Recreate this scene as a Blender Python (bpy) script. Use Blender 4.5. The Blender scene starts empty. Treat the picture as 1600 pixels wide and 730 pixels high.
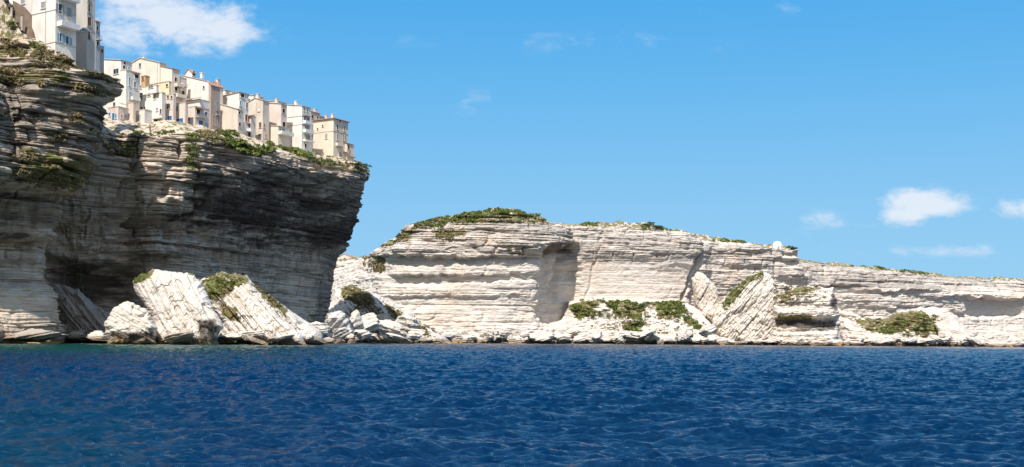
import bpy, bmesh, math, random
import numpy as np
from mathutils import Vector, Matrix
R_ = math.radians
# ------------------------------------------------------------------ camera, sky, sun, exposure
sc = bpy.context.scene
FPX = 1715.0; CX = 800.0; CY = 530.0; CAMZ = 2.0; ROLL = R_(0.5)
cd = bpy.data.cameras.new('camera'); cam = bpy.data.objects.new('camera', cd); sc.collection.objects.link(cam)
cd.sensor_width = 36; cd.sensor_fit = 'HORIZONTAL'; cd.lens = 36 * FPX / 1600; cd.shift_y = (CY - 365) / 1600
cd.clip_start = 0.5; cd.clip_end = 30000
cam.matrix_world = Matrix.Translation((0, 0, CAMZ)) @ Matrix.Rotation(R_(90), 4, 'X') @ Matrix.Rotation(ROLL, 4, 'Z')
sc.camera = cam
SUN_EL = R_(54); SUN_AZ = R_(16)      # azimuth: measured from straight behind the camera towards the left
sdir = Vector((-math.sin(SUN_AZ) * math.cos(SUN_EL), -math.cos(SUN_AZ) * math.cos(SUN_EL), math.sin(SUN_EL)))
sl = bpy.data.lights.new('sun', 'SUN'); sun = bpy.data.objects.new('sun', sl); sc.collection.objects.link(sun)
sl.energy = 4.6; sl.angle = R_(0.5); sl.color = (1, .955, .89)
sun.rotation_euler = sdir.to_track_quat('Z', 'Y').to_euler()
sc.view_settings.view_transform = 'Standard'; sc.view_settings.look = 'None'
sc.view_settings.exposure = 0.35; sc.view_settings.gamma = 1; sc.view_settings.use_curve_mapping = False

def rayd(px, py):
    xc = (px - CX) / FPX; yc = (CY - py) / FPX
    c, s = math.cos(ROLL), math.sin(ROLL)
    return xc * c - yc * s, xc * s + yc * c          # world dx, dz for dy = 1
def W(px, py, d):
    dx, dz = rayd(px, py); return Vector((dx * d, d, CAMZ + dz * d))
def XY(px, d, py=530):
    dx, dz = rayd(px, py); return (dx * d, d)
def zat(px, py, d): return CAMZ + rayd(px, py)[1] * d
def proj(X, Y, Z):
    xp = X / Y; yp = (Z - CAMZ) / Y; c, s = math.cos(ROLL), math.sin(ROLL)
    return CX + FPX * (xp * c + yp * s), CY - FPX * (-xp * s + yp * c)

# ---- world
wd = bpy.data.worlds.new('World'); sc.world = wd; wd.use_nodes = True
nt = wd.node_tree; N = nt.nodes; L = nt.links
bg = N['Background']; bg.inputs['Strength'].default_value = 0.11
sky = N.new('ShaderNodeTexSky'); sky.sky_type = 'NISHITA'; sky.sun_disc = False
sky.sun_elevation = SUN_EL
sky.sun_rotation = math.atan2(sdir.x, sdir.y)
sky.air_density = 1.0; sky.dust_density = 0.15; sky.ozone_density = 2.2
def mathn(tree, op, a, b=None, clamp=False):
    n = tree.nodes.new('ShaderNodeMath'); n.operation = op; n.use_clamp = clamp
    for i, v in enumerate((a, b)):
        if v is None: continue
        if isinstance(v, (int, float)): n.inputs[i].default_value = v
        else: tree.links.new(v, n.inputs[i])
    return n.outputs[0]
def mixc(tree, fac, a, b, blend='MIX'):
    n = tree.nodes.new('ShaderNodeMix'); n.data_type = 'RGBA'; n.blend_type = blend
    for i, v in ((0, fac), (6, a), (7, b)):
        if isinstance(v, (int, float)): n.inputs[i].default_value = v
        elif isinstance(v, tuple): n.inputs[i].default_value = (*v, 1) if len(v) == 3 else v
        else: tree.links.new(v, n.inputs[i])
    return n.outputs[2]
def noise(tree, vec, scale, detail=4, rough=.55, dist=0):
    n = tree.nodes.new('ShaderNodeTexNoise'); n.inputs['Scale'].default_value = scale
    n.inputs['Detail'].default_value = detail; n.inputs['Roughness'].default_value = rough; n.inputs['Distortion'].default_value = dist
    tree.links.new(vec, n.inputs['Vector']); return n.outputs['Fac']
def mapping(t, vec, sx, sy, sz, rot=(0, 0, 0)):
    if any(rot):
        r = t.nodes.new('ShaderNodeMapping'); r.inputs['Rotation'].default_value = rot; t.links.new(vec, r.inputs['Vector']); vec = r.outputs[0]
    n = t.nodes.new('ShaderNodeMapping'); n.inputs['Scale'].default_value = (sx, sy, sz)
    t.links.new(vec, n.inputs['Vector']); return n.outputs[0]
def ramp(tree, fac, lo, hi):
    n = tree.nodes.new('ShaderNodeMapRange'); n.interpolation_type = 'SMOOTHSTEP'
    n.inputs[1].default_value = lo; n.inputs[2].default_value = hi; tree.links.new(fac, n.inputs[0]); return n.outputs[0]
tc = N.new('ShaderNodeTexCoord')
sep = N.new('ShaderNodeSeparateXYZ'); L.new(tc.outputs['Generated'], sep.inputs[0])
yy = mathn(nt, 'MAXIMUM', sep.outputs[1], 0.05)
ax = mathn(nt, 'DIVIDE', sep.outputs[0], yy); az = mathn(nt, 'DIVIDE', sep.outputs[2], yy)
comb = N.new('ShaderNodeCombineXYZ'); L.new(ax, comb.inputs[0]); L.new(mathn(nt, 'MULTIPLY', az, 1.8), comb.inputs[1])
cn = noise(nt, comb.outputs[0], 17, 8, .6, .35)
cn2 = noise(nt, comb.outputs[0], 60, 6, .65)
cnn = mathn(nt, 'ADD', mathn(nt, 'MULTIPLY', cn, .75), mathn(nt, 'MULTIPLY', cn2, .25))
cov = None
#  clouds as bearings on the sky: (px, py, half width px, half height px, strength)
for (px, py, hw, hh, st) in [(275, 38, 150, 52, 1.15), (235, 2, 130, 24, .8), (330, 42, 85, 42, .8), (405, 48, 40, 14, .5), (400, 105, 34, 22, .34), (240, 84, 50, 12, .7), (735, 165, 60, 30, .34),
        (1440, 320, 78, 26, 1.5), (1418, 332, 55, 22, 1.3), (1398, 322, 34, 20, 1.0), (1490, 326, 34, 12, .6), (1298, 346, 88, 22, .55), (1350, 352, 28, 12, .62), (1585, 326, 42, 21, .85), (1490, 391, 250, 14, .42),
        (900, 62, 420, 26, .30), (460, 60, 60, 30, .15), (1250, 16, 260, 22, .26), (600, 115, 20, 10, .3)]:
    dx, dz = rayd(px, py)
    ex = mathn(nt, 'POWER', mathn(nt, 'MULTIPLY', mathn(nt, 'SUBTRACT', ax, dx), FPX / hw), 2)
    ez = mathn(nt, 'POWER', mathn(nt, 'MULTIPLY', mathn(nt, 'SUBTRACT', az, dz), FPX / hh), 2)
    g = mathn(nt, 'MULTIPLY', mathn(nt, 'EXPONENT', mathn(nt, 'MULTIPLY', mathn(nt, 'ADD', ex, ez), -1.1)), st)
    cov = g if cov is None else mathn(nt, 'MAXIMUM', cov, g)
vv = mathn(nt, 'ADD', mathn(nt, 'MULTIPLY', cov, 1.15), mathn(nt, 'MULTIPLY', mathn(nt, 'SUBTRACT', cnn, .5), 3.4))
dens = mathn(nt, 'MULTIPLY', ramp(nt, vv, .30, 1.25), mathn(nt, 'MULTIPLY', ramp(nt, cov, .02, .55), .88), True)
hs = N.new('ShaderNodeHueSaturation'); hs.inputs['Saturation'].default_value = 1.62; hs.inputs['Value'].default_value = 1.0; hs.inputs['Hue'].default_value = 0.497
gm = N.new('ShaderNodeGamma'); gm.inputs[1].default_value = .78; L.new(mixc(nt, 1.0, sky.outputs[0], (.2, .2, .2), 'MULTIPLY'), gm.inputs[0]); L.new(mixc(nt, 1.0, gm.outputs[0], (4.2, 4.2, 4.2), 'MULTIPLY'), hs.inputs['Color'])
tint = mixc(nt, 1.0, hs.outputs[0], (1.0, .97, 1.05), 'MULTIPLY')
srgb = N.new('ShaderNodeSeparateColor'); L.new(tint, srgb.inputs[0]); crgb = N.new('ShaderNodeCombineColor')
K_ = .11 * 2 ** .35
def soften(o, k, a):      # rolls the bright horizon off, so that the blue stays deep down to the sea
    x = mathn(nt, 'MULTIPLY', o, K_); q = mathn(nt, 'SQRT', mathn(nt, 'ADD', 1.0, mathn(nt, 'POWER', mathn(nt, 'DIVIDE', x, k), 2)))
    return mathn(nt, 'MULTIPLY', mathn(nt, 'DIVIDE', x, q), a / K_)
L.new(soften(srgb.outputs[0], .25, 1.33), crgb.inputs[0]); L.new(soften(srgb.outputs[1], .35, 1.93), crgb.inputs[1])
xb = mathn(nt, 'MULTIPLY', srgb.outputs[2], K_); qb = mathn(nt, 'POWER', mathn(nt, 'ADD', 1.0, mathn(nt, 'POWER', mathn(nt, 'DIVIDE', xb, .5), 4)), .25)
L.new(mathn(nt, 'MULTIPLY', mathn(nt, 'DIVIDE', xb, qb), 1.84 / K_), crgb.inputs[2])
fr = mixc(nt, dens, crgb.outputs[0], (5.9, 6.3, 6.9))
cb = noise(nt, mapping(nt, tc.outputs['Generated'], 1, 1, 1.6), 2.6, 7, .6, .3)      # unseen broken cloud, added overhead and behind the boat for neutral fill
db = mathn(nt, 'MULTIPLY', ramp(nt, cb, .44, .60), ramp(nt, mathn(nt, 'SUBTRACT', mathn(nt, 'MULTIPLY', sep.outputs[2], .45), sep.outputs[1]), -.05, .25), True)
L.new(mixc(nt, db, fr, (6.4, 5.85, 5.3)), bg.inputs['Color'])

# ------------------------------------------------------------------ numpy helpers
def smooth(t): return t * t * (3 - 2 * t)
def sstep(a, b, x):
    t = np.clip((x - a) / (b - a), 0, 1); return smooth(t)
def _h(ix, iy, iz, seed):
    h = (ix * 374761393 + iy * 668265263 + iz * 2147483647 + seed * 1274126177) & 0xFFFFFFFF
    h = ((h ^ (h >> 13)) * 1274126177) & 0xFFFFFFFF
    h = ((h ^ (h >> 15)) * 2246822519) & 0xFFFFFFFF
    return ((h ^ (h >> 16)) & 0xFFFF) / 32767.5 - 1.0
def vn(x, y, z=0.0, seed=0):
    x, y, z = np.broadcast_arrays(np.asarray(x, float), np.asarray(y, float), np.asarray(z, float))
    fx, fy, fz = np.floor(x), np.floor(y), np.floor(z)
    ix, iy, iz = fx.astype(np.int64), fy.astype(np.int64), fz.astype(np.int64)
    tx, ty, tz = smooth(x - fx), smooth(y - fy), smooth(z - fz)
    def lx(j, k): return _h(ix, iy + j, iz + k, seed) * (1 - tx) + _h(ix + 1, iy + j, iz + k, seed) * tx
    a = lx(0, 0) * (1 - ty) + lx(1, 0) * ty
    if not np.any(tz): return a
    b = lx(0, 1) * (1 - ty) + lx(1, 1) * ty
    return a * (1 - tz) + b * tz
def fbm(x, y, z=0.0, oct=4, seed=0, gain=.5):
    s = 0; a = 1; t = 0
    for i in range(oct):
        s = s + a * vn(x * 2 ** i + i * 7.7, y * 2 ** i + i * 3.1, z * 2 ** i if np.any(z) else 0.0, seed + i); t += a; a *= gain
    return s / t
def in_poly(px, py, poly):
    ins = np.zeros(px.shape, bool); n = len(poly)
    for i in range(n):
        x0, y0 = poly[i]; x1, y1 = poly[(i + 1) % n]
        if y0 == y1: continue
        c = ((y0 > py) != (y1 > py)) & (px < (x1 - x0) * (py - y0) / (y1 - y0) + x0)
        ins ^= c
    return ins
def sdf(px, py, poly):
    d = np.full(px.shape, 1e9); n = len(poly)
    for i in range(n):
        x0, y0 = poly[i]; x1, y1 = poly[(i + 1) % n]
        ex, ey = x1 - x0, y1 - y0; q = max(ex * ex + ey * ey, 1e-9)
        t = np.clip(((px - x0) * ex + (py - y0) * ey) / q, 0, 1)
        d = np.minimum(d, np.hypot(px - x0 - t * ex, py - y0 - t * ey))
    return np.where(in_poly(px, py, poly), d, -d)
def layer_tab(seed, mean, lo=-60, hi=160):
    r = np.random.RandomState(seed); b = [lo]
    while b[-1] < hi: b.append(b[-1] + mean * float(np.clip(r.lognormal(0, .45), .35, 2.6)))
    return np.array(b)
def beds(u, z, seed, mean, ulen, power=6):
    """protrusion of horizontal beds, -1..1, with open joints between them"""
    b = layer_tab(seed, mean); k = np.clip(np.searchsorted(b, z) - 1, 0, len(b) - 2)
    f = (z - b[k]) / (b[k + 1] - b[k])
    q = u / (ulen * .45) + k * 3.713 + .35 * vn(u / 2.3, z / 1.1, 0.0, seed + 4); fq = np.floor(q); tq = sstep(.40, .60, q - fq)
    iq = fq.astype(np.int64); kk = k.astype(np.int64)
    blk = _h(iq, kk, 0, seed + 5) * (1 - tq) + _h(iq + 1, kk, 0, seed + 5) * tq
    p = vn(u / ulen + k * 13.37, k * 5.1, 0.0, seed + 3) * .6 + blk * .6 + vn(u / (ulen * .28) + k * 7.1, k * 3.3, 0.0, seed + 9) * .35
    notch = 1 - np.abs(2 * f - 1) ** power
    return p, notch, k, f
def strata(u, z, seed, amp, thick=1.0, dip=0.0, lat=1.5):
    u0 = u; u = u / lat
    zz = z + dip * u + 0.9 * vn(u / 34, z / 25, 0.0, seed + 1) + .25 * vn(u / 6, z / 5, 0.0, seed + 2)
    p1, n1, k1, f1 = beds(u, zz, seed + 11, 3.4 * thick, 22, 8)
    p2, n2, k2, f2 = beds(u, zz, seed + 23, 1.15 * thick, 9, 5)
    p3, n3, k3, f3 = beds(u, zz, seed + 37, .48 * thick, 4.5, 4)
    o = .9 * p1 + .55 * n1 + .5 * p2 + .42 * n2 + .24 * p3 + .2 * n3
    jn = np.abs(vn(u / 3.2 + k1 * 3.7, zz / 9 + k1 * .37, 0.0, seed + 50))
    o = o - .7 * np.exp(-(jn / .09) ** 2) * n1 * 1.5
    return amp * (o - .6)
def grid_faces(nr, nc, wrap=False):
    i = np.arange(nr - 1)[:, None]; j = np.arange(nc if wrap else nc - 1)[None, :]
    a = i * nc + j; b = i * nc + (j + 1) % nc
    return np.stack([a, b, b + nc, a + nc], -1).reshape(-1, 4)
def npmesh(name, V, Fq, mat, attrs=None, smooth_=True, parent=None):
    me = bpy.data.meshes.new(name); V = np.asarray(V, np.float32); Fq = np.asarray(Fq, np.int32)
    k = Fq.shape[1]
    me.vertices.add(len(V)); me.vertices.foreach_set('co', V.ravel())
    me.loops.add(Fq.size); me.loops.foreach_set('vertex_index', Fq.ravel())
    me.polygons.add(len(Fq)); me.polygons.foreach_set('loop_start', np.arange(0, Fq.size, k, dtype=np.int32))
    me.polygons.foreach_set('loop_total', np.full(len(Fq), k, np.int32))
    me.polygons.foreach_set('use_smooth', np.full(len(Fq), smooth_, bool))
    for an, av in (attrs or {}).items():
        at = me.attributes.new(an, 'FLOAT', 'POINT'); at.data.foreach_set('value', np.asarray(av, np.float32).ravel())
    me.update(calc_edges=True); me.validate()
    me.materials.append(mat)
    o = bpy.data.objects.new(name, me); sc.collection.objects.link(o)
    if parent: o.parent = parent
    return o
def tag(o, label=None, cat=None, group=None, kind=None):
    for k, v in (('label', label), ('category', cat), ('group', group), ('kind', kind)):
        if v: o[k] = v
    return o
def empty(name, loc, rz=0):
    o = bpy.data.objects.new(name, None); sc.collection.objects.link(o); o.location = loc; o.rotation_euler = (0, 0, rz); o.empty_display_size = .2; return o

# ------------------------------------------------------------------ materials
def newmat(name):
    m = bpy.data.materials.new(name); m.use_nodes = True; t = m.node_tree
    return m, t, t.nodes['Principled BSDF']
def attr(t, name):
    n = t.nodes.new('ShaderNodeAttribute'); n.attribute_name = name; return n.outputs['Fac']
def rock_mat(name, light=(.66, .60, .53), grey=(.36, .33, .30), rot=(0, 0, 0), fine=1.0, dark=(.07, .052, .042), greyamt=.0, wl=True, weather=.75, wk=.62):
    m, t, b = newmat(name); g = t.nodes.new('ShaderNodeNewGeometry'); pos = g.outputs['Position']
    warp = t.nodes.new('ShaderNodeVectorMath'); warp.operation = 'MULTIPLY_ADD'
    nz = t.nodes.new('ShaderNodeTexNoise'); nz.inputs['Scale'].default_value = .09; nz.inputs['Detail'].default_value = 3
    t.links.new(pos, nz.inputs['Vector']); t.links.new(nz.outputs['Color'], warp.inputs[0]); warp.inputs[1].default_value = (0, 0, 3.0); t.links.new(pos, warp.inputs[2])
    wp = warp.outputs[0]
    s1 = noise(t, mapping(t, wp, .05, .05, 1.1 * fine, rot), 1, 6, .6)
    s2 = noise(t, mapping(t, wp, .18, .18, 3.6 * fine, rot), 1, 5, .65)
    bl = noise(t, pos, .11, 5, .6)
    sp = noise(t, pos, 1.6, 4, .7)
    f1 = ramp(t, mathn(t, 'ADD', mathn(t, 'MULTIPLY', s1, .55), mathn(t, 'MULTIPLY', s2, .45)), .49, .62)
    f1 = mathn(t, 'MULTIPLY', f1, mathn(t, 'ADD', mathn(t, 'MULTIPLY', ramp(t, bl, .4, .62), .75), .12 + greyamt))
    f1 = mathn(t, 'MULTIPLY', f1, mathn(t, 'SUBTRACT', 1.0, attr(t, 'clean')), True)
    c = mixc(t, f1, light, grey)
    c = mixc(t, mathn(t, 'MULTIPLY', ramp(t, noise(t, pos, .045, 4, .6), .5, .7), .5), c, (light[0] * .88, light[1] * .76, light[2] * .64))
    c = mixc(t, ramp(t, sp, .60, .80), c, (grey[0] * .8, grey[1] * .8, grey[2] * .8))
    wz = mathn(t, 'MULTIPLY', ramp(t, noise(t, mapping(t, wp, .02, .02, .09), 1, 6, .65), .36, .60), mathn(t, 'SUBTRACT', 1.0, attr(t, 'clean')), True)
    c = mixc(t, mathn(t, 'MULTIPLY', wz, weather), c, tuple(v * wk + .02 for v in light), 'MIX')
    # black water stains on the overhangs, with shade also put into the colour
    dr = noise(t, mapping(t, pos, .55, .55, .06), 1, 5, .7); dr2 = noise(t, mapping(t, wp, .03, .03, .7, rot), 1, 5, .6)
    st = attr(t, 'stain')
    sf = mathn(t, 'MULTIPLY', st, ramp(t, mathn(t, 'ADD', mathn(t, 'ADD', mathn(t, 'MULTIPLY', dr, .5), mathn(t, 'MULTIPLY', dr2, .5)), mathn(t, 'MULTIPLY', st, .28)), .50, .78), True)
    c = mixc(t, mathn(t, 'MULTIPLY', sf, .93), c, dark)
    # soil and dry growth
    vg = attr(t, 'veg'); vn_ = noise(t, pos, .55, 5, .65)
    vf = mathn(t, 'MULTIPLY', ramp(t, mathn(t, 'ADD', vn_, mathn(t, 'MULTIPLY', vg, .32)), .67, .75), ramp(t, vg, .02, .25))
    vcol = mixc(t, ramp(t, noise(t, pos, .22, 4, .6), .42, .62), (.20, .155, .075), (.15, .155, .05))
    c = mixc(t, vf, c, vcol)
    if wl:
        sepn = t.nodes.new('ShaderNodeSeparateXYZ'); t.links.new(pos, sepn.inputs[0])
        zz = mathn(t, 'ADD', sepn.outputs[2], mathn(t, 'MULTIPLY', mathn(t, 'SUBTRACT', noise(t, pos, .35, 3), .5), 2.2))
        c = mixc(t, mathn(t, 'MULTIPLY', mathn(t, 'SUBTRACT', 1.0, ramp(t, zz, 1.0, 2.6)), .8), c, (.20, .135, .09))
        c = mixc(t, mathn(t, 'MULTIPLY', mathn(t, 'SUBTRACT', 1.0, ramp(t, zz, .35, .95)), .85), c, (.50, .30, .11))
    t.links.new(c, b.inputs['Base Color']); b.inputs['Roughness'].default_value = .93; b.inputs['Specular IOR Level'].default_value = .15
    bm_ = t.nodes.new('ShaderNodeBump'); bm_.inputs['Strength'].default_value = .75; bm_.inputs['Distance'].default_value = .7
    hh = mathn(t, 'ADD', mathn(t, 'MULTIPLY', s2, .9), mathn(t, 'MULTIPLY', noise(t, pos, 1.1, 6, .65), .5))
    t.links.new(hh, bm_.inputs['Height']); t.links.new(bm_.outputs[0], b.inputs['Normal'])
    return m
M = {}
M['rock_town'] = rock_mat('town_limestone', (.68, .57, .455), (.22, .175, .14), greyamt=.3, weather=.55)
M['rock_far'] = rock_mat('white_limestone', (.70, .615, .535), (.28, .23, .19), fine=.7, greyamt=.42, weather=.95, wk=.55)
M['rock_block'] = rock_mat('block_limestone', (.74, .66, .57), (.35, .29, .245), rot=(0, 0, 0), fine=.6, weather=.4)
def tilt_rock(name, deg, light=(.76, .70, .63)):
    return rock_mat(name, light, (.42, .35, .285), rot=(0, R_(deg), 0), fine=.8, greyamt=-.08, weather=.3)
def flat_mat(name, col, rough=.85, var=.12, scale=.6, metallic=0):
    m, t, b = newmat(name); g = t.nodes.new('ShaderNodeNewGeometry')
    n1 = noise(t, mapping(t, g.outputs['Position'], 1, 1, .45), scale, 6, .65)
    n2 = noise(t, g.outputs['Position'], scale * 6, 3, .6)
    f = mathn(t, 'ADD', mathn(t, 'MULTIPLY', ramp(t, n1, .35, .72), .7), mathn(t, 'MULTIPLY', n2, .3))
    d = tuple(max(0, c * (1 - var * 1.7)) * k for c, k in zip(col, (1.0, .97, .92))); e = tuple(min(.9, c * (1 + var * .5)) for c in col)
    t.links.new(mixc(t, f, e, d), b.inputs['Base Color']); b.inputs['Roughness'].default_value = rough; b.inputs['Metallic'].default_value = metallic
    b.inputs['Specular IOR Level'].default_value = .25
    return m
M['glass'] = flat_mat('window_glass', (.045, .055, .065), .12, .3, 1.5); M['glass'].node_tree.nodes['Principled BSDF'].inputs['Specular IOR Level'].default_value = .5
M['dark'] = flat_mat('dark_opening', (.05, .042, .038), .9, .3)
M['whitepaint'] = flat_mat('white_paint', (.78, .77, .74), .6, .06)
M['blue'] = flat_mat('blue_shutter_paint', (.22, .42, .55), .6, .1)
M['strongblue'] = flat_mat('strong_blue_paint', (.04, .16, .36), .6, .1)
M['brownwood'] = flat_mat('brown_wood', (.16, .09, .06), .7, .2)
M['greywood'] = flat_mat('grey_shutter', (.36, .36, .35), .7, .15)
M['redwood'] = flat_mat('red_wood', (.27, .07, .05), .7, .2)
M['tile'] = flat_mat('terracotta_tiles', (.46, .27, .19), .85, .25, 1.4)
M['rooflight'] = flat_mat('pale_roof', (.62, .53, .45), .85, .2, 1.2)
M['concrete'] = flat_mat('concrete', (.50, .46, .41), .9, .2)
M['rail'] = flat_mat('railing_metal', (.30, .31, .32), .5, .1)
def leaf_mat(name, a, b2, c3):
    m, t, b = newmat(name); tn = attr(t, 'tone')
    c = mixc(t, ramp(t, tn, 0, .55), a, b2); c = mixc(t, ramp(t, tn, .6, 1.0), c, c3)
    t.links.new(c, b.inputs['Base Color']); b.inputs['Roughness'].default_value = .8; b.inputs['Specular IOR Level'].default_value = .2
    return m
M['leaf'] = leaf_mat('scrub_leaves', (.055, .072, .020), (.13, .155, .035), (.24, .235, .06))
M['leafdry'] = leaf_mat('dry_scrub_leaves', (.10, .078, .040), (.20, .155, .07), (.30, .25, .11))
M['leafdark'] = leaf_mat('dark_leaves', (.028, .042, .015), (.065, .085, .028), (.13, .145, .045))
M['stem'] = flat_mat('bush_stems', (.10, .07, .045), .9, .2)

# ------------------------------------------------------------------ cliffs
def smooth_path(ctrl, step):
    """ctrl rows: numbers, first two are world x,y; resampled evenly; the rest interpolated along"""
    A = np.array(ctrl, float); P = []
    for i in range(len(A) - 1):
        p0 = A[max(i - 1, 0)]; p1 = A[i]; p2 = A[i + 1]; p3 = A[min(i + 2, len(A) - 1)]
        for t in np.linspace(0, 1, 40, endpoint=False):
            a = .5 * ((2 * p1) + (-p0 + p2) * t + (2 * p0 - 5 * p1 + 4 * p2 - p3) * t * t + (-p0 + 3 * p1 - 3 * p2 + p3) * t ** 3)
            lin = p1 + (p2 - p1) * t
            q = lin.copy(); q[:2] = a[:2] * .7 + lin[:2] * .3; P.append(q)
    P.append(A[-1]); P = np.array(P)
    s = np.concatenate([[0], np.cumsum(np.hypot(np.diff(P[:, 0]), np.diff(P[:, 1])))])
    n = int(s[-1] / step); q = np.linspace(0, s[-1], n)
    return q, np.stack([np.interp(q, s, P[:, i]) for i in range(P.shape[1])], -1)
def cliff(name, ctrl, du, dz, mat, shape, seed, zbot=-3.0, inland=70, rise=lambda w, u: w * 0, nback=26, amp=1.0, thick=1.0, dip=0.0, rough=.35, capf=None, lat=1.5):
    """ctrl: (px, depth, py_top); shape(px, py, s, z, zt) -> (outward offset, strata amplitude, dict of masks)"""
    rows = []
    for (px, d, pt) in ctrl:
        x, y = XY(px, d, 500); rows.append((x, y, zat(px, pt, d)))
    u, P = smooth_path(rows, du)
    x, y, zt = P[:, 0], P[:, 1], P[:, 2]
    k = max(3, int(7 / du)); ker = np.hanning(2 * k + 1); ker /= ker.sum()
    tx = np.gradient(x); ty = np.gradient(y)
    tx = np.convolve(np.pad(tx, k, 'edge'), ker, 'valid'); ty = np.convolve(np.pad(ty, k, 'edge'), ker, 'valid')
    ln = np.hypot(tx, ty); nx, ny = ty / ln, -tx / ln
    zt = zt + .55 * fbm(u / 9, 0.3, 0.0, 4, seed + 70) * rough / .35
    nr = int((zt.max() - zbot) / dz)
    v = np.linspace(0, 1, nr)[:, None]
    U = np.broadcast_to(u[None, :], (nr, len(u))); Z = zbot + v * (zt[None, :] - zbot)
    X0 = np.broadcast_to(x, U.shape); Y0 = np.broadcast_to(y, U.shape)
    px, py = proj(X0, Y0, Z)
    off, am, masks = shape(px, py, U, Z, zt[None, :])
    s = strata(U, Z, seed, 1.0, thick, dip, lat)
    rg = fbm(U / 3, Z / 2.2, 0.0, 4, seed + 90) * rough
    big = fbm(U / 26, Z / 16, 0.0, 3, seed + 95) * 1.3
    edge = sstep(0, 2.2, (zt[None, :] - Z))          # round the rim
    OFF = off + amp * am * s + rg * (.35 + am) + big * am - (1 - edge) ** 2 * 1.2
    X = X0 + nx * OFF; Y = Y0 + ny * OFF
    # top going inland
    w = np.concatenate([np.linspace(.4, 14, int(nback * .6)), np.linspace(16, inland, nback - int(nback * .6))])[:, None]
    topoff = OFF[-1][None, :] - w
    XT = x + nx * topoff; YT = y + ny * topoff
    hr = rise(w, u[None, :], *proj(np.broadcast_to(x, (nback, len(u))), np.broadcast_to(y, (nback, len(u))), np.broadcast_to(zt, (nback, len(u)))))
    st_ = np.round(hr / 1.1 + .4 * vn(u[None, :] / 7, w / 5, 0.0, seed + 5)) * 1.1
    ZT = zt[None, :] - np.clip(w - 16, 0, 400) * .22 + hr * .45 + .55 * st_ * np.minimum(1, w / 1.0) + fbm(u[None, :] / 4, w / 4, 0.0, 4, seed + 33) * .7 * np.minimum(1, w / 2)
    V = np.stack([np.concatenate([X, XT]), np.concatenate([Y, YT]), np.concatenate([Z, ZT])], -1)
    nrt = V.shape[0]
    at = {}
    pxt, pyt = proj(XT, YT, ZT)
    for key in ('stain', 'veg', 'clean'):  # stain also carries painted shade, clean also painted sunlight
        m1 = masks.get(key, np.zeros(U.shape)); m1 = np.broadcast_to(m1, U.shape)
        if key == 'veg':
            tv = (capf(pxt, pyt) if capf else np.full(XT.shape, .7)); tv = np.broadcast_to(tv, XT.shape)
        elif key == 'stain': tv = np.zeros(XT.shape)
        else: tv = np.zeros(XT.shape)
        at[key] = np.concatenate([m1, tv])
    o = npmesh(name, V.reshape(-1, 3), grid_faces(nrt, len(u)), mat, at, smooth_=False)
    tag(o, kind='structure'); return o
def pm(px, py, poly, soft=8, wob=6, seed=1):
    x = px + wob * fbm(px / 18, py / 9, 0.0, 3, seed); y = py + wob * .6 * fbm(px / 18 + 40, py / 9, 0.0, 3, seed + 5)
    lo = min(p[0] for p in poly) - 30; hi = max(p[0] for p in poly) + 30; lo2 = min(p[1] for p in poly) - 30; hi2 = max(p[1] for p in poly) + 30
    sel = (px > lo) & (px < hi) & (py > lo2) & (py < hi2); out = np.zeros(px.shape)
    if sel.any(): out[sel] = sstep(-soft, soft, sdf(x[sel], y[sel], poly))
    return out
WOB = [5.0]
def prof(px, py, sections):
    """sections: list of (px, [(py, off), ...]) -> bilinear interpolated offset"""
    xs = [s[0] for s in sections]
    w_ = fbm(px / 16, py / 26, 0.0, 4, 99); py = py + WOB[0] * w_ + WOB[0] * .35 * np.round(2.5 * vn(px / 9, py / 40, 0.0, 98)) / 2.5
    px = px + WOB[0] * 1.5 * fbm(px / 22 + 9, py / 8, 0.0, 3, 97)
    vals = [np.interp(py, [a for a, b in s[1]], [b for a, b in s[1]]) for s in sections]
    out = vals[0].copy(); 
    for i in range(len(xs) - 1):
        t = smooth(np.clip((px - xs[i]) / (xs[i + 1] - xs[i]), 0, 1)); m = px >= xs[i]
        out = np.where(m, vals[i] * (1 - t) + vals[i + 1] * t, out)
    return out

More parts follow.
